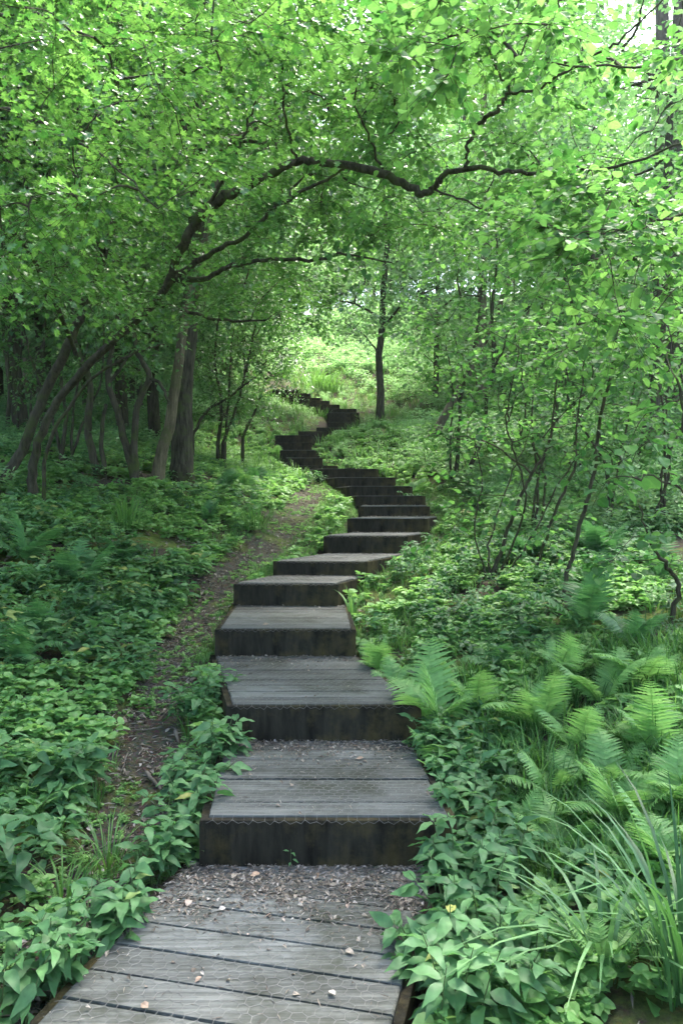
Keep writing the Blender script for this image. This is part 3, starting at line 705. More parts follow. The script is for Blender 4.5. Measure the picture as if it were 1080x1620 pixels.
# ------------------------------------------------------------------ trees further up the hill (three shapes, copied)
def hill_tree(H, n, cr, leaf, seed):
    base = np.zeros(3); root = empty('hill_tree', base, 'leafy tree in the bright wood beyond the steps', 'tree', 'leafy trees filling the wood up the hill')
    k = 8; z = np.linspace(-.3, H * .8, k); pts = np.c_[rng.normal(0, .08, (k, 2)).cumsum(0), z]
    mb = MB(); mb.add(*tubes(pts, np.linspace(.011 * H, .04, k), 8)); mb.build('trunk', M['bark'], root, True)
    v = unit(rng.normal(0, 1, (n, 3))) * (rng.uniform(.2, 1, (n, 1)) ** .5)
    t = np.array([0, 0, H * .56]) + v * np.array([cr, cr, H * .44])
    B, cnt = grow(pts[2:], t, .12)
    tb = MB(); twig_tubes(tb, B, cnt, .008, 4); tb.build('branches', M['bark'], root)
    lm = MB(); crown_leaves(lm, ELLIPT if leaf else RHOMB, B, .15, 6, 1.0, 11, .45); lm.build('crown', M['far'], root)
    return root
protos = [hill_tree(11, 240, 3.0, 1, 1), hill_tree(14, 300, 3.4, 1, 2), hill_tree(7, 170, 2.4, 1, 3)]
spots = []
for (px, d, kd) in [(60, 21, 0), (180, 24, 1), (260, 29, 0), (-60, 17, 1), (330, 34, 1), (410, 44, 2), (350, 40, 0), (830, 38, 1),
                    (860, 27, 1), (930, 29, 2), (980, 27, 2), (1060, 23, 2), (1150, 19, 0), (880, 33, 1), (520, 50, 1), (620, 52, 1), (400, 46, 1),
                    (740, 46, 1), (280, 44, 1), (160, 38, 1), (20, 33, 1), (-90, 27, 1), (1000, 40, 2), (1120, 34, 2), (850, 48, 1), (1000, 24, 2), (1180, 17, 2), (500, 51, 1), (455, 49, 0), (480, 58, 1), (590, 52, 1), (690, 53, 1), (540, 57, 1), (640, 57, 1), (430, 54, 1), (730, 55, 1), (560, 62, 1), (610, 64, 1), (670, 62, 1), (520, 66, 1), (70, 14.5, 1), (-120, 12.5, 1), (200, 15, 0), (380, 24, 2), (130, 16, 2), (-40, 13.5, 0), (230, 18.5, 2)]:
    spots.append(((px - CX) * d / FPX, d, kd))
for (x, y, kd) in [(-7.5, 5, 1), (-5.5, -6.5, 0), (4.0, -7.5, 0), (-7.2, 9.5, 1), (-4.9, 12.5, 0), (-7.0, 16, 1), (-9.5, 13, 1), (-5.2, 19, 1), (-11, 18, 1), (-8.2, 21, 1), (-4.4, 23, 0), (-3.6, 15.5, 0)]:
    spots.append((x, y, kd))
used = set()
for (x, y, kd) in spots:
    o = protos[kd] if kd not in used else copy_tree(protos[kd], None)
    used.add(kd)
    o.location = (x, y, float(ground(x, y))); o.rotation_euler = (0, 0, rng.uniform(0, 6.28)); s_ = rng.uniform(.85, 1.15); o.scale = (s_, s_, s_ * rng.uniform(.92, 1.1))
    lab = None
    if y < 0: lab = 'leafy tree standing behind the viewpoint'  # out of view, added to keep sky light off the risers
    elif x < -1.5 and y < 24 and not (y > 20 and x > -4): lab = 'leafy tree in the shaded wood on the left bank'
    elif x > 1.5 and y < 20: lab = 'leafy tree crowding the right side of the slope'
    if lab: o['label'] = lab; o['group'] = lab.replace('leafy tree', 'leafy trees')

# ------------------------------------------------------------------ low plants
def herb_geo(mb, sm, pos, h, nst, spread, seedr, size=.10, tpl=OVATE, rt=0.0):
    """nst leafy stems; whorls of leaves towards the top of each"""
    for _ in range(nst):
        a = rng.uniform(0, 6.28); rr = spread * math.sqrt(rng.random())
        b = np.array(pos) + [rr * math.cos(a), rr * math.sin(a), 0]
        hh = h * rng.uniform(.65, 1.15); lean = rng.normal(0, .16, 2) + .35 * rr / max(spread, .01) * np.array([math.cos(a), math.sin(a)]) * .5
        t = np.linspace(0, 1, 5)[:, None]
        line = b + np.c_[lean[0] * t * hh * t, lean[1] * t * hh * t, t * hh]
        if sm is not None: sm.add(*tubes(line, np.linspace(.003, .0015, 5), 4))
        nw = rng.integers(4, 6)
        for w in range(nw):
            f = .28 + .72 * (w + .5 * rng.random()) / nw
            c = b + np.array([lean[0] * f * hh * f, lean[1] * f * hh * f, f * hh])
            nl = 2 if w < nw - 1 else 4
            a0 = rng.uniform(0, 6.28)
            an = a0 + np.arange(nl) * 6.283 / nl + rng.normal(0, .25, nl)
            el = rng.normal(.15, .25, nl)
            ax = np.c_[np.cos(an) * np.cos(el), np.sin(an) * np.cos(el), np.sin(el)]
            sz = size * rng.uniform(.75, 1.2, nl) * (.75 + .35 * math.sin(f * 2.6))
            leaves(mb, tpl, c + ax * .01, ax, np.array([0, 0, 1.]) + rng.normal(0, .3, (nl, 3)), sz, np.clip(rng.normal(.45 + rt + .25 * (f - .5), .17, nl), 0, 1))

HERBS = [ # px, py of base, depth, height, stems, spread, label
 (-15, 1670, 2.32, .32, 9, .11, 'lush leafy plant in the bottom left corner beside the lowest platform'),
 (85, 1560, 2.55, .27, 8, .10, 'leafy plant left of the lowest platform, just behind the corner plant'),
 (190, 1490, 2.75, .24, 8, .09, 'leafy plant overhanging the left edge of the lowest platform boards'),
 (250, 1345, 3.25, .27, 8, .11, 'leafy plant left of the first riser, between path and boards'),
 (300, 1290, 3.45, .28, 8, .10, 'leafy plant touching the left end of the first step'),
 (305, 1215, 3.8, .26, 8, .10, 'leafy plant beside the left edge of the first step tread'),
 (345, 1170, 4.05, .27, 9, .10, 'bright leafy plant in front of the left end of the second riser'),
 (310, 1090, 4.6, .25, 7, .11, 'leafy plant on the left of the second step tread'),
 (340, 1075, 4.8, .24, 6, .09, 'small leafy plant left of the third riser'),
 (700, 1640, 2.30, .30, 9, .12, 'leafy plant at the bottom edge right of the lowest platform'),
 (790, 1600, 2.42, .28, 8, .13, 'broad leafy plant near the bottom edge, farther right of the platform'),
 (680, 1520, 2.58, .26, 8, .09, 'leafy plant poking over the right edge of the lowest platform'),
 (745, 1480, 2.75, .28, 9, .12, 'dense leafy plant beside the right side of the lowest platform'),
 (720, 1400, 3.0, .28, 8, .10, 'leafy plant below the right end of the first riser'),
 (790, 1380, 3.1, .27, 8, .12, 'leafy plant one pace right of the first riser'),
 (745, 1290, 3.45, .27, 8, .11, 'leafy plant at the right end of the first step'),
 (725, 1230, 3.8, .24, 8, .11, 'pale leafy plant along the right side of the first tread'),
 (690, 1190, 4.05, .22, 6, .09, 'low leafy plant in front of the right end of the second riser'),
 (930, 1400, 2.9, .2, 5, .1, 'blue green seedling plant beside the bare earth on the right'),
 (640, 900, 7.4, .24, 7, .12, 'leafy weed over the right end of the fifth step'),
 (655, 880, 7.9, .26, 7, .13, 'leafy weed hiding the right end of the sixth step'),
 (570, 790, 10.6, .26, 8, .16, 'pale leafy weed left of the right-hand bend of the stairs'),
 (590, 775, 11.9, .28, 8, .18, 'pale leafy weed half covering the tenth step'),
 (500, 755, 14.2, .24, 7, .18, 'whitish leafy weed in front of the long low step'),
]
for (px, py, d, h, ns, sp, lab) in HERBS:
    p = P(px, py, d); x, y = p[0], p[1]
    # slide off the boards
    for _ in range(12):
        if not on_steps(np.array([x]), np.array([y]), .02)[0]: break
        x += .05 * (1 if px > 500 else -1)
    z = float(ground(x, y))
    root = empty('leafy_plant', (x, y, z), lab, 'plant', 'leafy plants along the steps')
    lm, sm = MB(), MB(); herb_geo(lm, sm, (0, 0, 0), h, ns + 2, sp, 0, .085 if d < 5 else .07)
    sm.build('stems', M['stem'], root); lm.build('foliage', M['herb'], root, True)
# seedling on the platform in front of the first riser
p = P(460, 1366, 3.22); root = empty('seedling', (p[0], p[1], 0.0), 'tiny pale green seedling sprouting in front of the first tall riser', 'plant')
lm, sm = MB(), MB(); herb_geo(lm, sm, (0, 0, 0), .09, 1, .0, 0, .03, rt=.5); sm.build('stems', M['stem'], root); lm.build('foliage', M['fern'], root)

def scatter(n, x0, x1, y0, y1, ok=None, pad=.05):
    x = rng.uniform(x0, x1, n); y = rng.uniform(y0, y1, n)
    m = ~on_steps(x, y, pad)
    if ok is not None: m &= ok(x, y)
    return x[m], y[m]

# template meshes merged into ground-cover sheets
def templ(fn):
    mb = MB(); fn(mb); return np.concatenate(mb.V), np.concatenate(mb.F), np.concatenate(mb.A)
herb_t = [templ(lambda mb: herb_geo(mb, None, (0, 0, 0), .22, 2, .05, 0, .085)) for _ in range(10)]
low_t = [templ(lambda mb: herb_geo(mb, None, (0, 0, 0), .10, 3, .06, 0, .05, HAZEL)) for _ in range(8)]
def blade_geo(mb, n, h, spread, w=.004, bend=.6, cl=0.0):
    a = rng.uniform(0, 6.28, n); rr = spread * np.sqrt(rng.random(n))
    hh = h * rng.uniform(.55, 1.15, n); bd = bend * rng.uniform(.3, 1.3, n)
    K = 6; t = np.linspace(0, 1, K)
    dirv = np.c_[np.cos(a), np.sin(a)]
    out = rr[:, None] + hh[:, None] * (bd[:, None] * t ** 2)
    zz = hh[:, None] * (t - .45 * bd[:, None] * t ** 3)
    c = np.stack([dirv[:, :1] * out, dirv[:, 1:] * out, zz], -1)
    side = np.stack([-np.sin(a), np.cos(a), 0 * a], -1)
    ww = w * np.array([.7, 1, 1, .85, .55, .05])[None, :, None]
    L_, R_ = c + side[:, None] * ww, c - side[:, None] * ww
    V = np.stack([L_, R_], 2).reshape(-1, 3)
    i = (np.arange(n) * K * 2)[:, None] + np.arange(K - 1) * 2
    F = np.stack([i, i + 1, i + 3, i + 2], -1).reshape(-1, 4)
    mb.add(V, F, np.repeat(np.clip(rng.normal(.5 + cl, .2, n), 0, 1), K * 2))
grass_t = [templ(lambda mb: blade_geo(mb, 9, .16, .04, .0025)) for _ in range(8)]
def cover(mb, tl, x, y, smin=.7, smax=1.3, dz=0.0, shift=0.0):
    z = ground(x, y) + dz
    which = rng.integers(0, len(tl), len(x))
    for k, (V, F, A) in enumerate(tl):
        s = which == k; n = int(s.sum())
        if not n: continue
        a = rng.uniform(0, 6.28, n); sc = rng.uniform(smin, smax, n)
        c, sn = np.cos(a)[:, None] * sc[:, None], np.sin(a)[:, None] * sc[:, None]
        W = np.stack([x[s][:, None] + V[:, 0] * c - V[:, 1] * sn, y[s][:, None] + V[:, 0] * sn + V[:, 1] * c, z[s][:, None] + V[:, 2] * sc[:, None]], -1)
        FF = F[None] + (np.arange(n) * len(V))[:, None, None]
        mb.add(W.reshape(-1, 3), FF.reshape(-1, F.shape[1]), np.clip(np.tile(A, n) + np.repeat(rng.normal(shift, .2, n), len(V)), 0, 1))
def patch(x, y, f=1.0, s=0):
    return (np.sin(x * 2.1 * f + 1.3 + s) * np.sin(y * 1.7 * f + .4) + .6 * np.sin(x * 4.3 * f - y * 3.1 * f + s) + rng.normal(0, .35, np.shape(x)))

def verge(x, y):
    u = x - np.interp(y, yk, xk); fp = np.interp(y, FPY, FPXS)
    return ((y > 5.2) & (y < 15.5) & (x > fp - .1) & (u < 0)) | ((y > 4.6) & (y < 14) & (u > 0) & (u < 1.15))
# left bank herbs (near), thick; kept off the footpath
mb = MB()
x, y = scatter(900, -3.4, -.95, 2.2, 7.5, lambda x, y: (~on_path(x, y, 1.35)) & (x < np.interp(y, FPY, FPXS) + .05) & (patch(x, y) > -.35))
cover(mb, herb_t, x, y, .55, 1.3)
x, y = scatter(650, -6.5, -1.0, 6.5, 14, lambda x, y: (~on_path(x, y, 1.3)) & (x < np.interp(y, FPY, FPXS)) & (patch(x, y) > -.5))
cover(mb, herb_t, x, y, .6, 1.05, shift=-.05)
tag(mb.build('ground_cover', M['herb'], None, True), 'leafy green herbs carpeting the left bank beside the footpath', 'ground cover', kind='stuff')
mb = MB()
x, y = scatter(380, .25, 1.3, 2.1, 4.6, lambda x, y: (patch(x, y, 1.2) > .1) & (x < .62 + .1 * (y - 2.2)))
cover(mb, herb_t, x, y, .6, 1.0)
x, y = scatter(1200, .2, 4.2, 4.4, 9, lambda x, y: (~verge(x, y) | (rng.random(len(x)) < .22)) & (patch(x, y, 1.1, 2) > -.1) & ((x < 1.0) | (y > 5)))
cover(mb, herb_t, x, y, .55, .95, shift=-.15)
x, y = scatter(700, 1.0, 8, 8, 18, lambda x, y: (patch(x, y, .8, 1) > -.6) & (x > np.interp(y, yk, xk) + 1.0))
cover(mb, herb_t, x, y, .7, 1.1, shift=.05)
tag(mb.build('ground_cover', M['herb'], None, True), 'leafy green herbs carpeting the ground right of the steps', 'ground cover', kind='stuff')
# small creeping plants everywhere near
mb = MB()
x, y = scatter(6500, -4, 3, 1.8, 9.5, lambda x, y: (~on_path(x, y, 1.25) | (rng.random(len(x)) < .04)) & (patch(x, y, 1.5, 3) > -.4) & (~verge(x, y) | (rng.random(len(x)) < .3)))
cover(mb, low_t, x, y, .5, 1.2)
x, y = scatter(3000, -6, 6, 9, 20, lambda x, y: ~on_path(x, y, 1.0) & (~verge(x, y) | (rng.random(len(x)) < .25)))
cover(mb, low_t, x, y, .8, 1.5, shift=.1)
tag(mb.build('creeping_plants', M['fern_bright']), 'small round-leaved creeping plants covering the woodland floor', 'ground cover', kind='stuff')
mb = MB()
x, y = scatter(16000, -1.9, 2.0, 2.2, 14, lambda x, y: (verge(x, y) & (patch(x, y, 1.7, 1) > 0)) | (np.abs(np.abs(x - np.interp(y, FPY, FPXS)) - np.interp(y, FPY, FPW) * 1.25) < .2) & (patch(x, y, 1.9, 2) > .0) | ((x > .3) & (patch(x, y, 1.6, 7) > .9)), 0)
cover(mb, low_t, x, y, .14, .32, shift=.2)
tag(mb.build('moss', M['fern_bright']), 'bright yellow green moss cushions edging the footpath', 'moss', kind='stuff')
# grass
mb = MB()
x, y = scatter(1500, .7, 2.6, 2.9, 5, lambda x, y: patch(x, y, 1.8, 5) > -.5)
cover(mb, grass_t, x, y, .8, 1.7)
x, y = scatter(4600, -2.4, 3.4, 2.0, 10, lambda x, y: (~on_path(x, y, .9)) & (patch(x, y, 1.3, 5) > .25))
cover(mb, grass_t, x, y, .6, 1.3)
x, y = scatter(9000, -1.4, 2.4, 4.8, 15.5, lambda x, y: (~on_path(x, y, .7)) & verge(x, y))
cover(mb, grass_t, x, y, .3, .8, shift=.15)
x, y = scatter(4200, -9, 9, 14, 31, lambda x, y: patch(x, y, .7, 4) > -.3)
cover(mb, grass_t, x, y, 1.4, 3.0, shift=.2)
tag(mb.build('grass', M['grass']), 'fine green grass growing in patches along the slope', 'grass', kind='stuff')
# bright undergrowth of the clearing and hillside
UND = (RHOMB[0] * np.array([.75, 1, 1.4]), RHOMB[1])
und_t = [templ(lambda mb: herb_geo(mb, None, (0, 0, 0), .45, 9, .26, 0, .10, UND)) for _ in range(6)]
mb = MB()
x, y = scatter(7200, -16, 20, 15, 50, lambda x, y: (np.abs(x) < y * .62 + 2) & ((np.abs(x - np.interp(y, yk, xk)) > 2.6) | (y > 31)))
cover(mb, und_t, x, y, .6, 1.2, shift=.15)
x, y = scatter(1500, -6, 4, 14, 31, lambda x, y: (np.abs(x - np.interp(y, yk, xk)) < 2.8) & (np.abs(x - np.interp(y, yk, xk)) > .7))
cover(mb, und_t, x, y, .3, .55, shift=.15)
x, y = scatter(2200, 1.4, 11, 8.5, 19, lambda x, y: x > np.interp(y, yk, xk) + 1.3)
cover(mb, und_t, x, y, .35, .8, shift=.1)
x, y = scatter(3000, -26, 30, 40, 75, None)
cover(mb, und_t, x, y, 1.6, 3.0, shift=.2)
x, y = scatter(900, -14, -3.0, 8, 18, lambda x, y: patch(x, y, .9, 2) > -.2)
cover(mb, und_t, x, y, .4, .8, shift=-.15)
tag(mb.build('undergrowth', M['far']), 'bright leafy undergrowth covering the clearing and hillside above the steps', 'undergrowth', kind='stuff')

# ------------------------------------------------------------------ ferns
def frond_mesh(L, pairs, arch, seed):
    mb = MB(); t = np.linspace(0, 1, 14)
    y = L * (.92 * t - .10 * arch * t ** 3); z = L * (.55 * t - .42 * arch * t ** 2.2)
    line = np.c_[.03 * L * np.sin(t * 3 + seed), y, z]
    mb.add(*tubes(line, np.linspace(.0032, .0008, 14) * (L / .6), 4), a=.75)
    T = unit(np.gradient(line, axis=0))
    pos, ax, nr, sz, rd = [], [], [], [], []
    for i in range(pairs):
        f = .16 + .83 * (i + .3) / pairs
        c = np.array([np.interp(f, t, line[:, j]) for j in range(3)]); tg = np.array([np.interp(f, t, T[:, j]) for j in range(3)])
        up = unit(np.cross(np.array([1., 0, 0]), tg)); pl = L * .26 * (math.sin(math.pi * min(1, (f * .86 + .16))) ** .8) * rng.uniform(.9, 1.08) + .008
        for sx in (1, -1):
            a = unit(np.array([sx, 0, 0]) * .93 + tg * .36 - up * .10 + rng.normal(0, .05, 3))
            pos.append(c); ax.append(a); nr.append(up + rng.normal(0, .14, 3)); sz.append(pl); rd.append(.5 + .16 * rng.normal())
    leaves(mb, PINNA, np.array(pos), np.array(ax), np.array(nr), np.array(sz), np.clip(rd, 0, 1))
    return mb.mesh('frond', M['fern'])
def merge_tris(): pass
fr_m = [frond_mesh(1.0, 23, a, i) for i, a in enumerate((.8, 1.1, 1.4, .55))]
fr_b = []
for m_ in fr_m:
    c_ = m_.copy(); c_.materials.clear(); c_.materials.append(M['fern_bright']); fr_b.append(c_)
FERNS = [ # px, py, depth, frond length, fronds, label
 (575, 1010, 5.3, .46, 6, 'small pale fern at the right end of the third step'),
 (690, 1125, 4.35, .74, 8, 'tall bright yellow green fern right of the second step'),
 (655, 1170, 4.0, .38, 5, 'small fern drooping over the right end of the second riser'),
 (760, 1110, 4.5, .52, 6, 'fern just right of the tall bright fern'),
 (850, 1140, 4.2, .62, 8, 'large feathery fern in the middle of the right bank'),
 (930, 1010, 5.4, .80, 6, 'wide dark fern spreading flat below the sapling'),
 (1000, 1040, 5.0, .60, 6, 'dark fern at the right edge beneath the saplings'),
 (955, 1120, 4.3, .56, 6, 'pale fern with one upright frond on the right bank'),
 (1030, 1200, 3.7, .60, 7, 'bluish fern at the right edge above the sedge'),
 (985, 1290, 3.3, .58, 8, 'broad fern directly above the sedge blades'),
 (880, 1240, 3.6, .44, 6, 'light fern above the mossy hummock on the right'),
 (900, 1330, 3.15, .46, 7, 'fern left of the sedge clump, over the bare earth'),
 (1065, 1350, 2.9, .52, 7, 'fern behind the sedge clump at the right edge'),
 (800, 1190, 3.9, .42, 6, 'short fern among grass midway between steps and right edge'),
 (790, 1040, 5.0, .44, 5, 'fern in the dark herbs below the hazel shrub'),
 (960, 1520, 2.45, .34, 5, 'small dark fern under the sedge blades near the bottom'),
 (40, 860, 6.8, .72, 7, 'dark fern at the left edge below the arching tree'),
 (120, 880, 6.5, .66, 7, 'dark fern below the arching tree, right of the edge fern'),
 (195, 850, 7.2, .55, 6, 'fern below the grass tuft on the left bank'),
 (20, 1010, 4.9, .60, 6, 'fern low on the left edge of the bank above the herbs'),
 (70, 960, 5.4, .55, 6, 'fern halfway down the left bank between herbs'),
 (350, 760, 10.4, .62, 7, 'fern right of the thick dark trunk'),
 (385, 735, 11.5, .60, 7, 'fern left of the short dark flight'),
 (410, 690, 13, .62, 7, 'fern on the bank below the small twiggy bush'),
 (330, 800, 9, .52, 6, 'fern on the left bank above the footpath bend'),
 (440, 660, 17.5, .7, 7, 'pale fern above the left-hand bend of the stairs'),
 (915, 1190, 3.9, .5, 7, 'light fern tangled among others left of the right edge'),
 (1010, 1130, 4.4, .56, 7, 'pale fern at the right edge behind the bluish one'),
 (890, 1090, 4.7, .5, 7, 'light fern behind the large feathery fern'),
 (960, 1230, 3.55, .46, 7, 'light fern in front of the pale one with the upright frond'),
 (1075, 1270, 3.3, .5, 7, 'light fern cut by the right frame edge above the tall sedge'),
 (830, 1290, 3.35, .34, 6, 'little light fern beside the shaggy hummock'),
 (720, 1060, 4.8, .44, 6, 'pale fern behind the tall yellow green fern'),
 (620, 1040, 4.95, .36, 5, 'pale low fern between the third step and the tall fern'),
 (640, 700, 14.5, .62, 7, 'bright fern left of the leaning trunk foot'),
 (830, 860, 7.5, .56, 7, 'fern behind the hazel shrub stems'),
 (950, 880, 7.2, .62, 7, 'fern behind the slender sapling'),
 (1040, 900, 6.4, .6, 7, 'fern at the right edge beyond the crooked sapling'),
 (800, 740, 10.5, .66, 7, 'bright fern right of the slim upright stems'),
 (890, 800, 9, .64, 7, 'bright fern in the undergrowth farther right of the upright stems'),
 (655, 740, 12.6, .55, 6, 'fern right of the eleventh step among pale plants')]
first = None
for i, (px, py, d, L, n, lab) in enumerate(FERNS):
    p = P(px, py, d); x, y = p[0], p[1]
    for _ in range(14):
        if not on_steps(np.array([x]), np.array([y]), .03)[0]: break
        x += .05 * (1 if px > 500 else -1)
    root = empty('fern', (x, y, float(ground(x, y)) - .01), lab, 'fern', 'ferns on the banks')
    a0 = rng.uniform(0, 6.28)
    for k in range(n):
        f = link('frond', (fr_b if any(w in lab for w in ('pale', 'bright', 'light', 'small fern d', 'feathery', 'just right', 'sedge', 'mossy')) else fr_m)[rng.integers(0, 4)], root)
        s_ = L * rng.uniform(.5, .92); f.scale = (s_, s_, s_)
        f.rotation_euler = (R(rng.uniform(15, 58)), rng.normal(0, .15), a0 + k * 6.283 / n + rng.normal(0, .25))
        f.location = (0, 0, .01)

# ------------------------------------------------------------------ sedge and grass tufts
def tuft(name, lab, px, py, d, n, h, spread, w, bend, cat='grass tuft', cl=0., group=None):
    p = P(px, py, d); x, y = p[0], p[1]
    mb = MB(); blade_geo(mb, n, h, spread, w, bend, cl); o = mb.build(name, M['sedge' if 'sedge' in name else 'grass'], None, True); o.location = (x, y, float(ground(x, y)))
    tag(o, lab, cat, group)
tuft('sedge_clump', 'tall broad-bladed sedge clump in the bottom right corner', 1090, 1610, 2.3, 60, .68, .12, .0065, .7, 'sedge', -.1)
tuft('sedge_clump', 'smaller arching sedge left of the tall clump at the bottom right', 955, 1590, 2.45, 30, .44, .08, .007, 1.0, 'sedge', .25)
G_ = 'grass tufts'
tuft('grass_tuft', 'bright green grass tuft at the foot of the thick left trunk', 200, 815, 8.0, 120, .42, .20, .005, .7, cl=.2, group=G_)
tuft('grass_tuft', 'grass tuft on the left bank beside the footpath bend', 400, 820, 9.2, 100, .36, .2, .005, .7, cl=.1, group=G_)
tuft('grass_tuft', 'fine arching grass tuft left of the footpath near the first step', 170, 1290, 3.3, 70, .26, .09, .003, .9, cl=.2, group=G_)
tuft('grass_tuft', 'grass tuft farther down the footpath edge below the fine one', 100, 1370, 3.0, 50, .24, .08, .003, .9, cl=.1, group=G_)
tuft('grass_tuft', 'fine grass tuft right of the first tread behind the leafy plants', 800, 1270, 3.5, 80, .26, .10, .003, .9, cl=.1, group=G_)
tuft('grass_tuft', 'shaggy grass hummock in the middle of the right bank', 860, 1260, 3.45, 90, .22, .10, .003, 1.0, cl=.1, group=G_)
tuft('grass_tuft', 'grass tuft beneath the large feathery fern', 760, 1190, 3.95, 80, .28, .12, .003, .9, cl=-.1, group=G_)
tuft('grass_tuft', 'single bright grass sprout at the right end of the fourth step', 556, 945, 6.5, 14, .34, .03, .006, .5, cl=.4, group=G_)
tuft('grass_tuft', 'bright long grass behind the last flight turning left', 525, 618, 28.5, 160, .6, .5, .012, .6, cl=.3, group=G_)
tuft('grass_tuft', 'bright long grass beyond the last flight in the clearing', 495, 620, 29, 200, .9, .9, .016, .6, cl=.4, group=G_)

# ------------------------------------------------------------------ litter, twigs and sticks
mb = MB()
def litter(n, xs, ys, zs, size):
    an = rng.uniform(0, 6.28, n); ax = np.c_[np.cos(an), np.sin(an), rng.normal(0, .12, n)]
    thin = rng.random(n) < .74
    for msk, tpl in ((thin, (RHOMB[0] * np.array([.22, 1.25, 1]), RHOMB[1])), (~thin, (ELLIPT[0] * np.array([.75, .8, 1.6]), ELLIPT[1]))):
        m = int(msk.sum())
        if m: leaves(mb, tpl, np.c_[xs, ys, zs][msk], ax[msk], np.array([0, 0, 1.]) + rng.normal(0, .28, (m, 3)), size * rng.uniform(.25, 1.0, m) ** 1.3 * 1.5, np.clip(rng.random(m) * .9 + .08, 0, 1))
for k in range(0, 9):
    s, nx = steps[k], steps[k + 1]
    n = 22000 if k == 0 else (9000 if k < 3 else 2000)
    u, v = rng.random(n), rng.random(n)
    q = s['q']; pts = (q[0] + (q[1] - q[0]) * u[:, None]) * (1 - v[:, None]) + (q[3] + (q[2] - q[3]) * u[:, None]) * v[:, None]
    dist = nx['c'][1] - pts[:, 1]
    wdt = .10 if k == 0 else .09
    dist0 = dist; dist = dist + .09 * np.sin(pts[:, 0] * 9.1 + k) * np.sin(pts[:, 0] * 23 + pts[:, 1] * 17)
    pr = np.exp(-np.maximum(dist - (.26 if k == 0 else (.14 if k == 1 else .04)), 0) / wdt) + .014
    kp = (dist0 > .006) & (rng.random(n) < pr)
    pts = pts[kp]; litter(len(pts), pts[:, 0], pts[:, 1], s['z'] + rng.uniform(.003, .012, len(pts)), .022)
x, y = scatter(16000, -1.7, 1.8, 1.9, 9.5, lambda x, y: on_path(x, y, 1.3) | (rng.random(len(x)) < .18))
litter(len(x), x, y, ground(x, y) + .016, .045)
x, y = scatter(60000, -1.9, .2, 2.0, 14.4, lambda x, y: on_path(x, y, 1.2) & (patch(x, y, 2.3, 4) > -.2))
litter(len(x), x, y, ground(x, y) + .014, .032)
x, y = scatter(9000, -6.5, -1.2, 4.5, 13, None)
litter(len(x), x, y, ground(x, y) + .02, .06)
x, y = scatter(2500, -1.3, .6, 8, 14.6, lambda x, y: on_path(x, y, 1.1))
litter(len(x), x, y, ground(x, y) + .014, .05)
tag(mb.build('leaf_litter', M['litter']), 'brown and grey leaf litter and wood chips strewn over treads and footpath', 'leaf litter', kind='stuff')

n_ = 420; x = rng.uniform(-3.2, 2.6, n_); y = rng.uniform(2.2, 11, n_); k_ = ~on_steps(x, y, .06) & (on_path(x, y, 1.4) | (rng.random(n_) < .5)); x, y = x[k_], y[k_]
a_ = rng.uniform(0, 6.28, len(x)); l_ = rng.uniform(.06, .34, len(x)); t_ = np.linspace(-.5, .5, 4)
tx = x[:, None] + np.cos(a_)[:, None] * l_[:, None] * t_ + rng.normal(0, .006, (len(x), 4)); ty = y[:, None] + np.sin(a_)[:, None] * l_[:, None] * t_ + rng.normal(0, .006, (len(x), 4))
tz = ground(tx, ty) + .012 + np.abs(rng.normal(0, .012, (len(x), 1)))
tm = MB(); tm.add(*tubes(np.stack([tx, ty, tz], -1), rng.uniform(.0015, .005, (len(x), 1)) * np.array([[1, .95, .85, .6]]), 5))
tag(tm.build('fallen_twigs', M['stick']), 'thin broken twigs strewn over the banks and footpath', 'twigs', kind='stuff')
def stick(lab, rows, r, name='stick'):
    """rows of x, y, height above the ground (or above z given)"""
    pts = smooth_line(np.array(rows), 5, .002); z = ground(pts[:, 0], pts[:, 1]) + .015
    pts[:, 2] += z; b = pts[0].copy(); mb = MB()
    mb.add(*tubes(pts - b, np.linspace(r, r * .6, len(pts)), 7)); o = mb.build(name, M['stick'], None, True); o.location = b
    tag(o, lab, 'stick')
def gp(px, py, d): p = P(px, py, d); return p[0], p[1]
stick('thick grey stick lying across the footpath left of the first riser', [(*gp(165, 1390, 3.1), .01), (*gp(190, 1370, 3.16), .012), (*gp(217, 1352, 3.24), .015)], .012)
stick('short dark stick on the footpath beside the first tread', [(*gp(232, 1188, 4.05), .01), (*gp(245, 1210, 3.95), .012), (*gp(255, 1228, 3.88), .01)], .011)
stick('dark stick pointing up the footpath beside the second tread', [(*gp(278, 1105, 4.5), .01), (*gp(282, 1130, 4.35), .01)], .012)
stick('thin stick crossing the footpath below the short dark one', [(*gp(170, 1300, 3.45), .01), (*gp(205, 1288, 3.5), .012), (*gp(225, 1290, 3.5), .01)], .006)
p0 = P(330, 945, 6.6)
stick('pale curved twig lying at the left end of the fourth step', [(*gp(375, 935, 6.75), .03), (*gp(345, 940, 6.7), .05), (*gp(326, 955, 6.55), .04), (*gp(340, 965, 6.5), .02), (*gp(370, 968, 6.45), .01)], .007, 'twig')
bpy.data.objects['twig'].data.materials[0] = M['bark_pale']
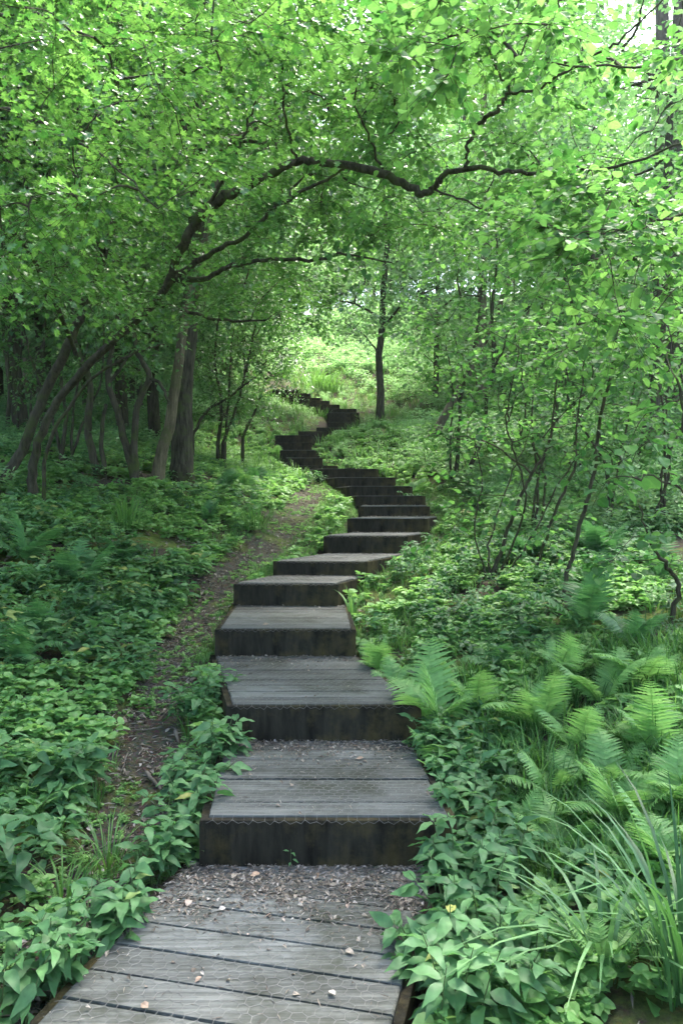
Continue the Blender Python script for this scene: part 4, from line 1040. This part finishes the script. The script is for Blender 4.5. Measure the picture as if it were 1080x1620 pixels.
# single fallen leaves on the boards
for (px, py, d, z, s_, rd, lab) in [
  (375, 1388, 3.14, 0, .055, .7, 'curled tan leaf beside the seedling on the lowest platform'),
  (412, 1388, 3.14, 0, .06, 1., 'rusty orange dead leaf just left of the seedling'),
  (300, 1428, 2.93, 0, .06, .95, 'pinkish dead leaf at the left of the litter on the lowest platform'),
  (346, 1447, 2.86, 0, .04, .9, 'small whitish leaf on the middle of the lowest platform boards'),
  (530, 1411, 3.03, 0, .05, .6, 'brown leaf in the litter right of the seedling'),
  (546, 1510, 2.6, 0, .05, .75, 'crumpled buff leaf on the open boards of the lowest platform'),
  (235, 1607, 2.3, 0, .05, .97, 'orange brown leaf at the bottom edge of the lowest platform'),
  (530, 1585, 2.36, 0, .045, .9, 'pale leaf near the bottom centre of the lowest platform'),
  (575, 1205, 3.95, .2, .05, 1., 'red brown leaf on the first tread near its back'),
  (690, 1247, 3.6, .2, .06, 1., 'orange leaf at the right end of the first tread'),
  (460, 1252, 3.56, .2, .045, .55, 'grey brown leaf on the front boards of the first tread'),
  (425, 983, 5.75, .6, .08, .5, 'greenish leaf lying on the third tread')]:
    p = P(px, py, d); mb = MB()
    leaves(mb, ELLIPT, np.zeros((1, 3)), np.array([[math.cos(px), math.sin(px), .1]]), np.array([[.3 * math.sin(py), -.35, 1.]]), s_ * .72, np.array([min(rd, .975)]))
    o = mb.build('fallen_leaf', M['litter']); o.location = (p[0], p[1], z + .012); tag(o, lab, 'fallen leaf', 'fallen leaves on the boards')

# ------------------------------------------------------------------ air of the wood
hm = bpy.data.materials.new('woodland haze'); nt, new, lk = nodes_of(hm)
ho = new('ShaderNodeOutputMaterial'); hv = new('ShaderNodeVolumePrincipled')
hv.inputs['Color'].default_value = (.93, 1.0, .95, 1); hv.inputs['Density'].default_value = .0005; hv.inputs['Anisotropy'].default_value = .2
lk(hv.outputs[0], ho.inputs['Volume'])
hb = MB(); q_ = np.array([(-96, -13), (96, -13), (96, 226), (-96, 226)], float)
V = np.concatenate([np.c_[q_, np.full(4, -4.5)], np.c_[q_, np.full(4, 48.0)]]); hb.add(V, BOXF)
tag(hb.build('haze', hm), 'thin pale haze between the trees', 'haze', kind='stuff')
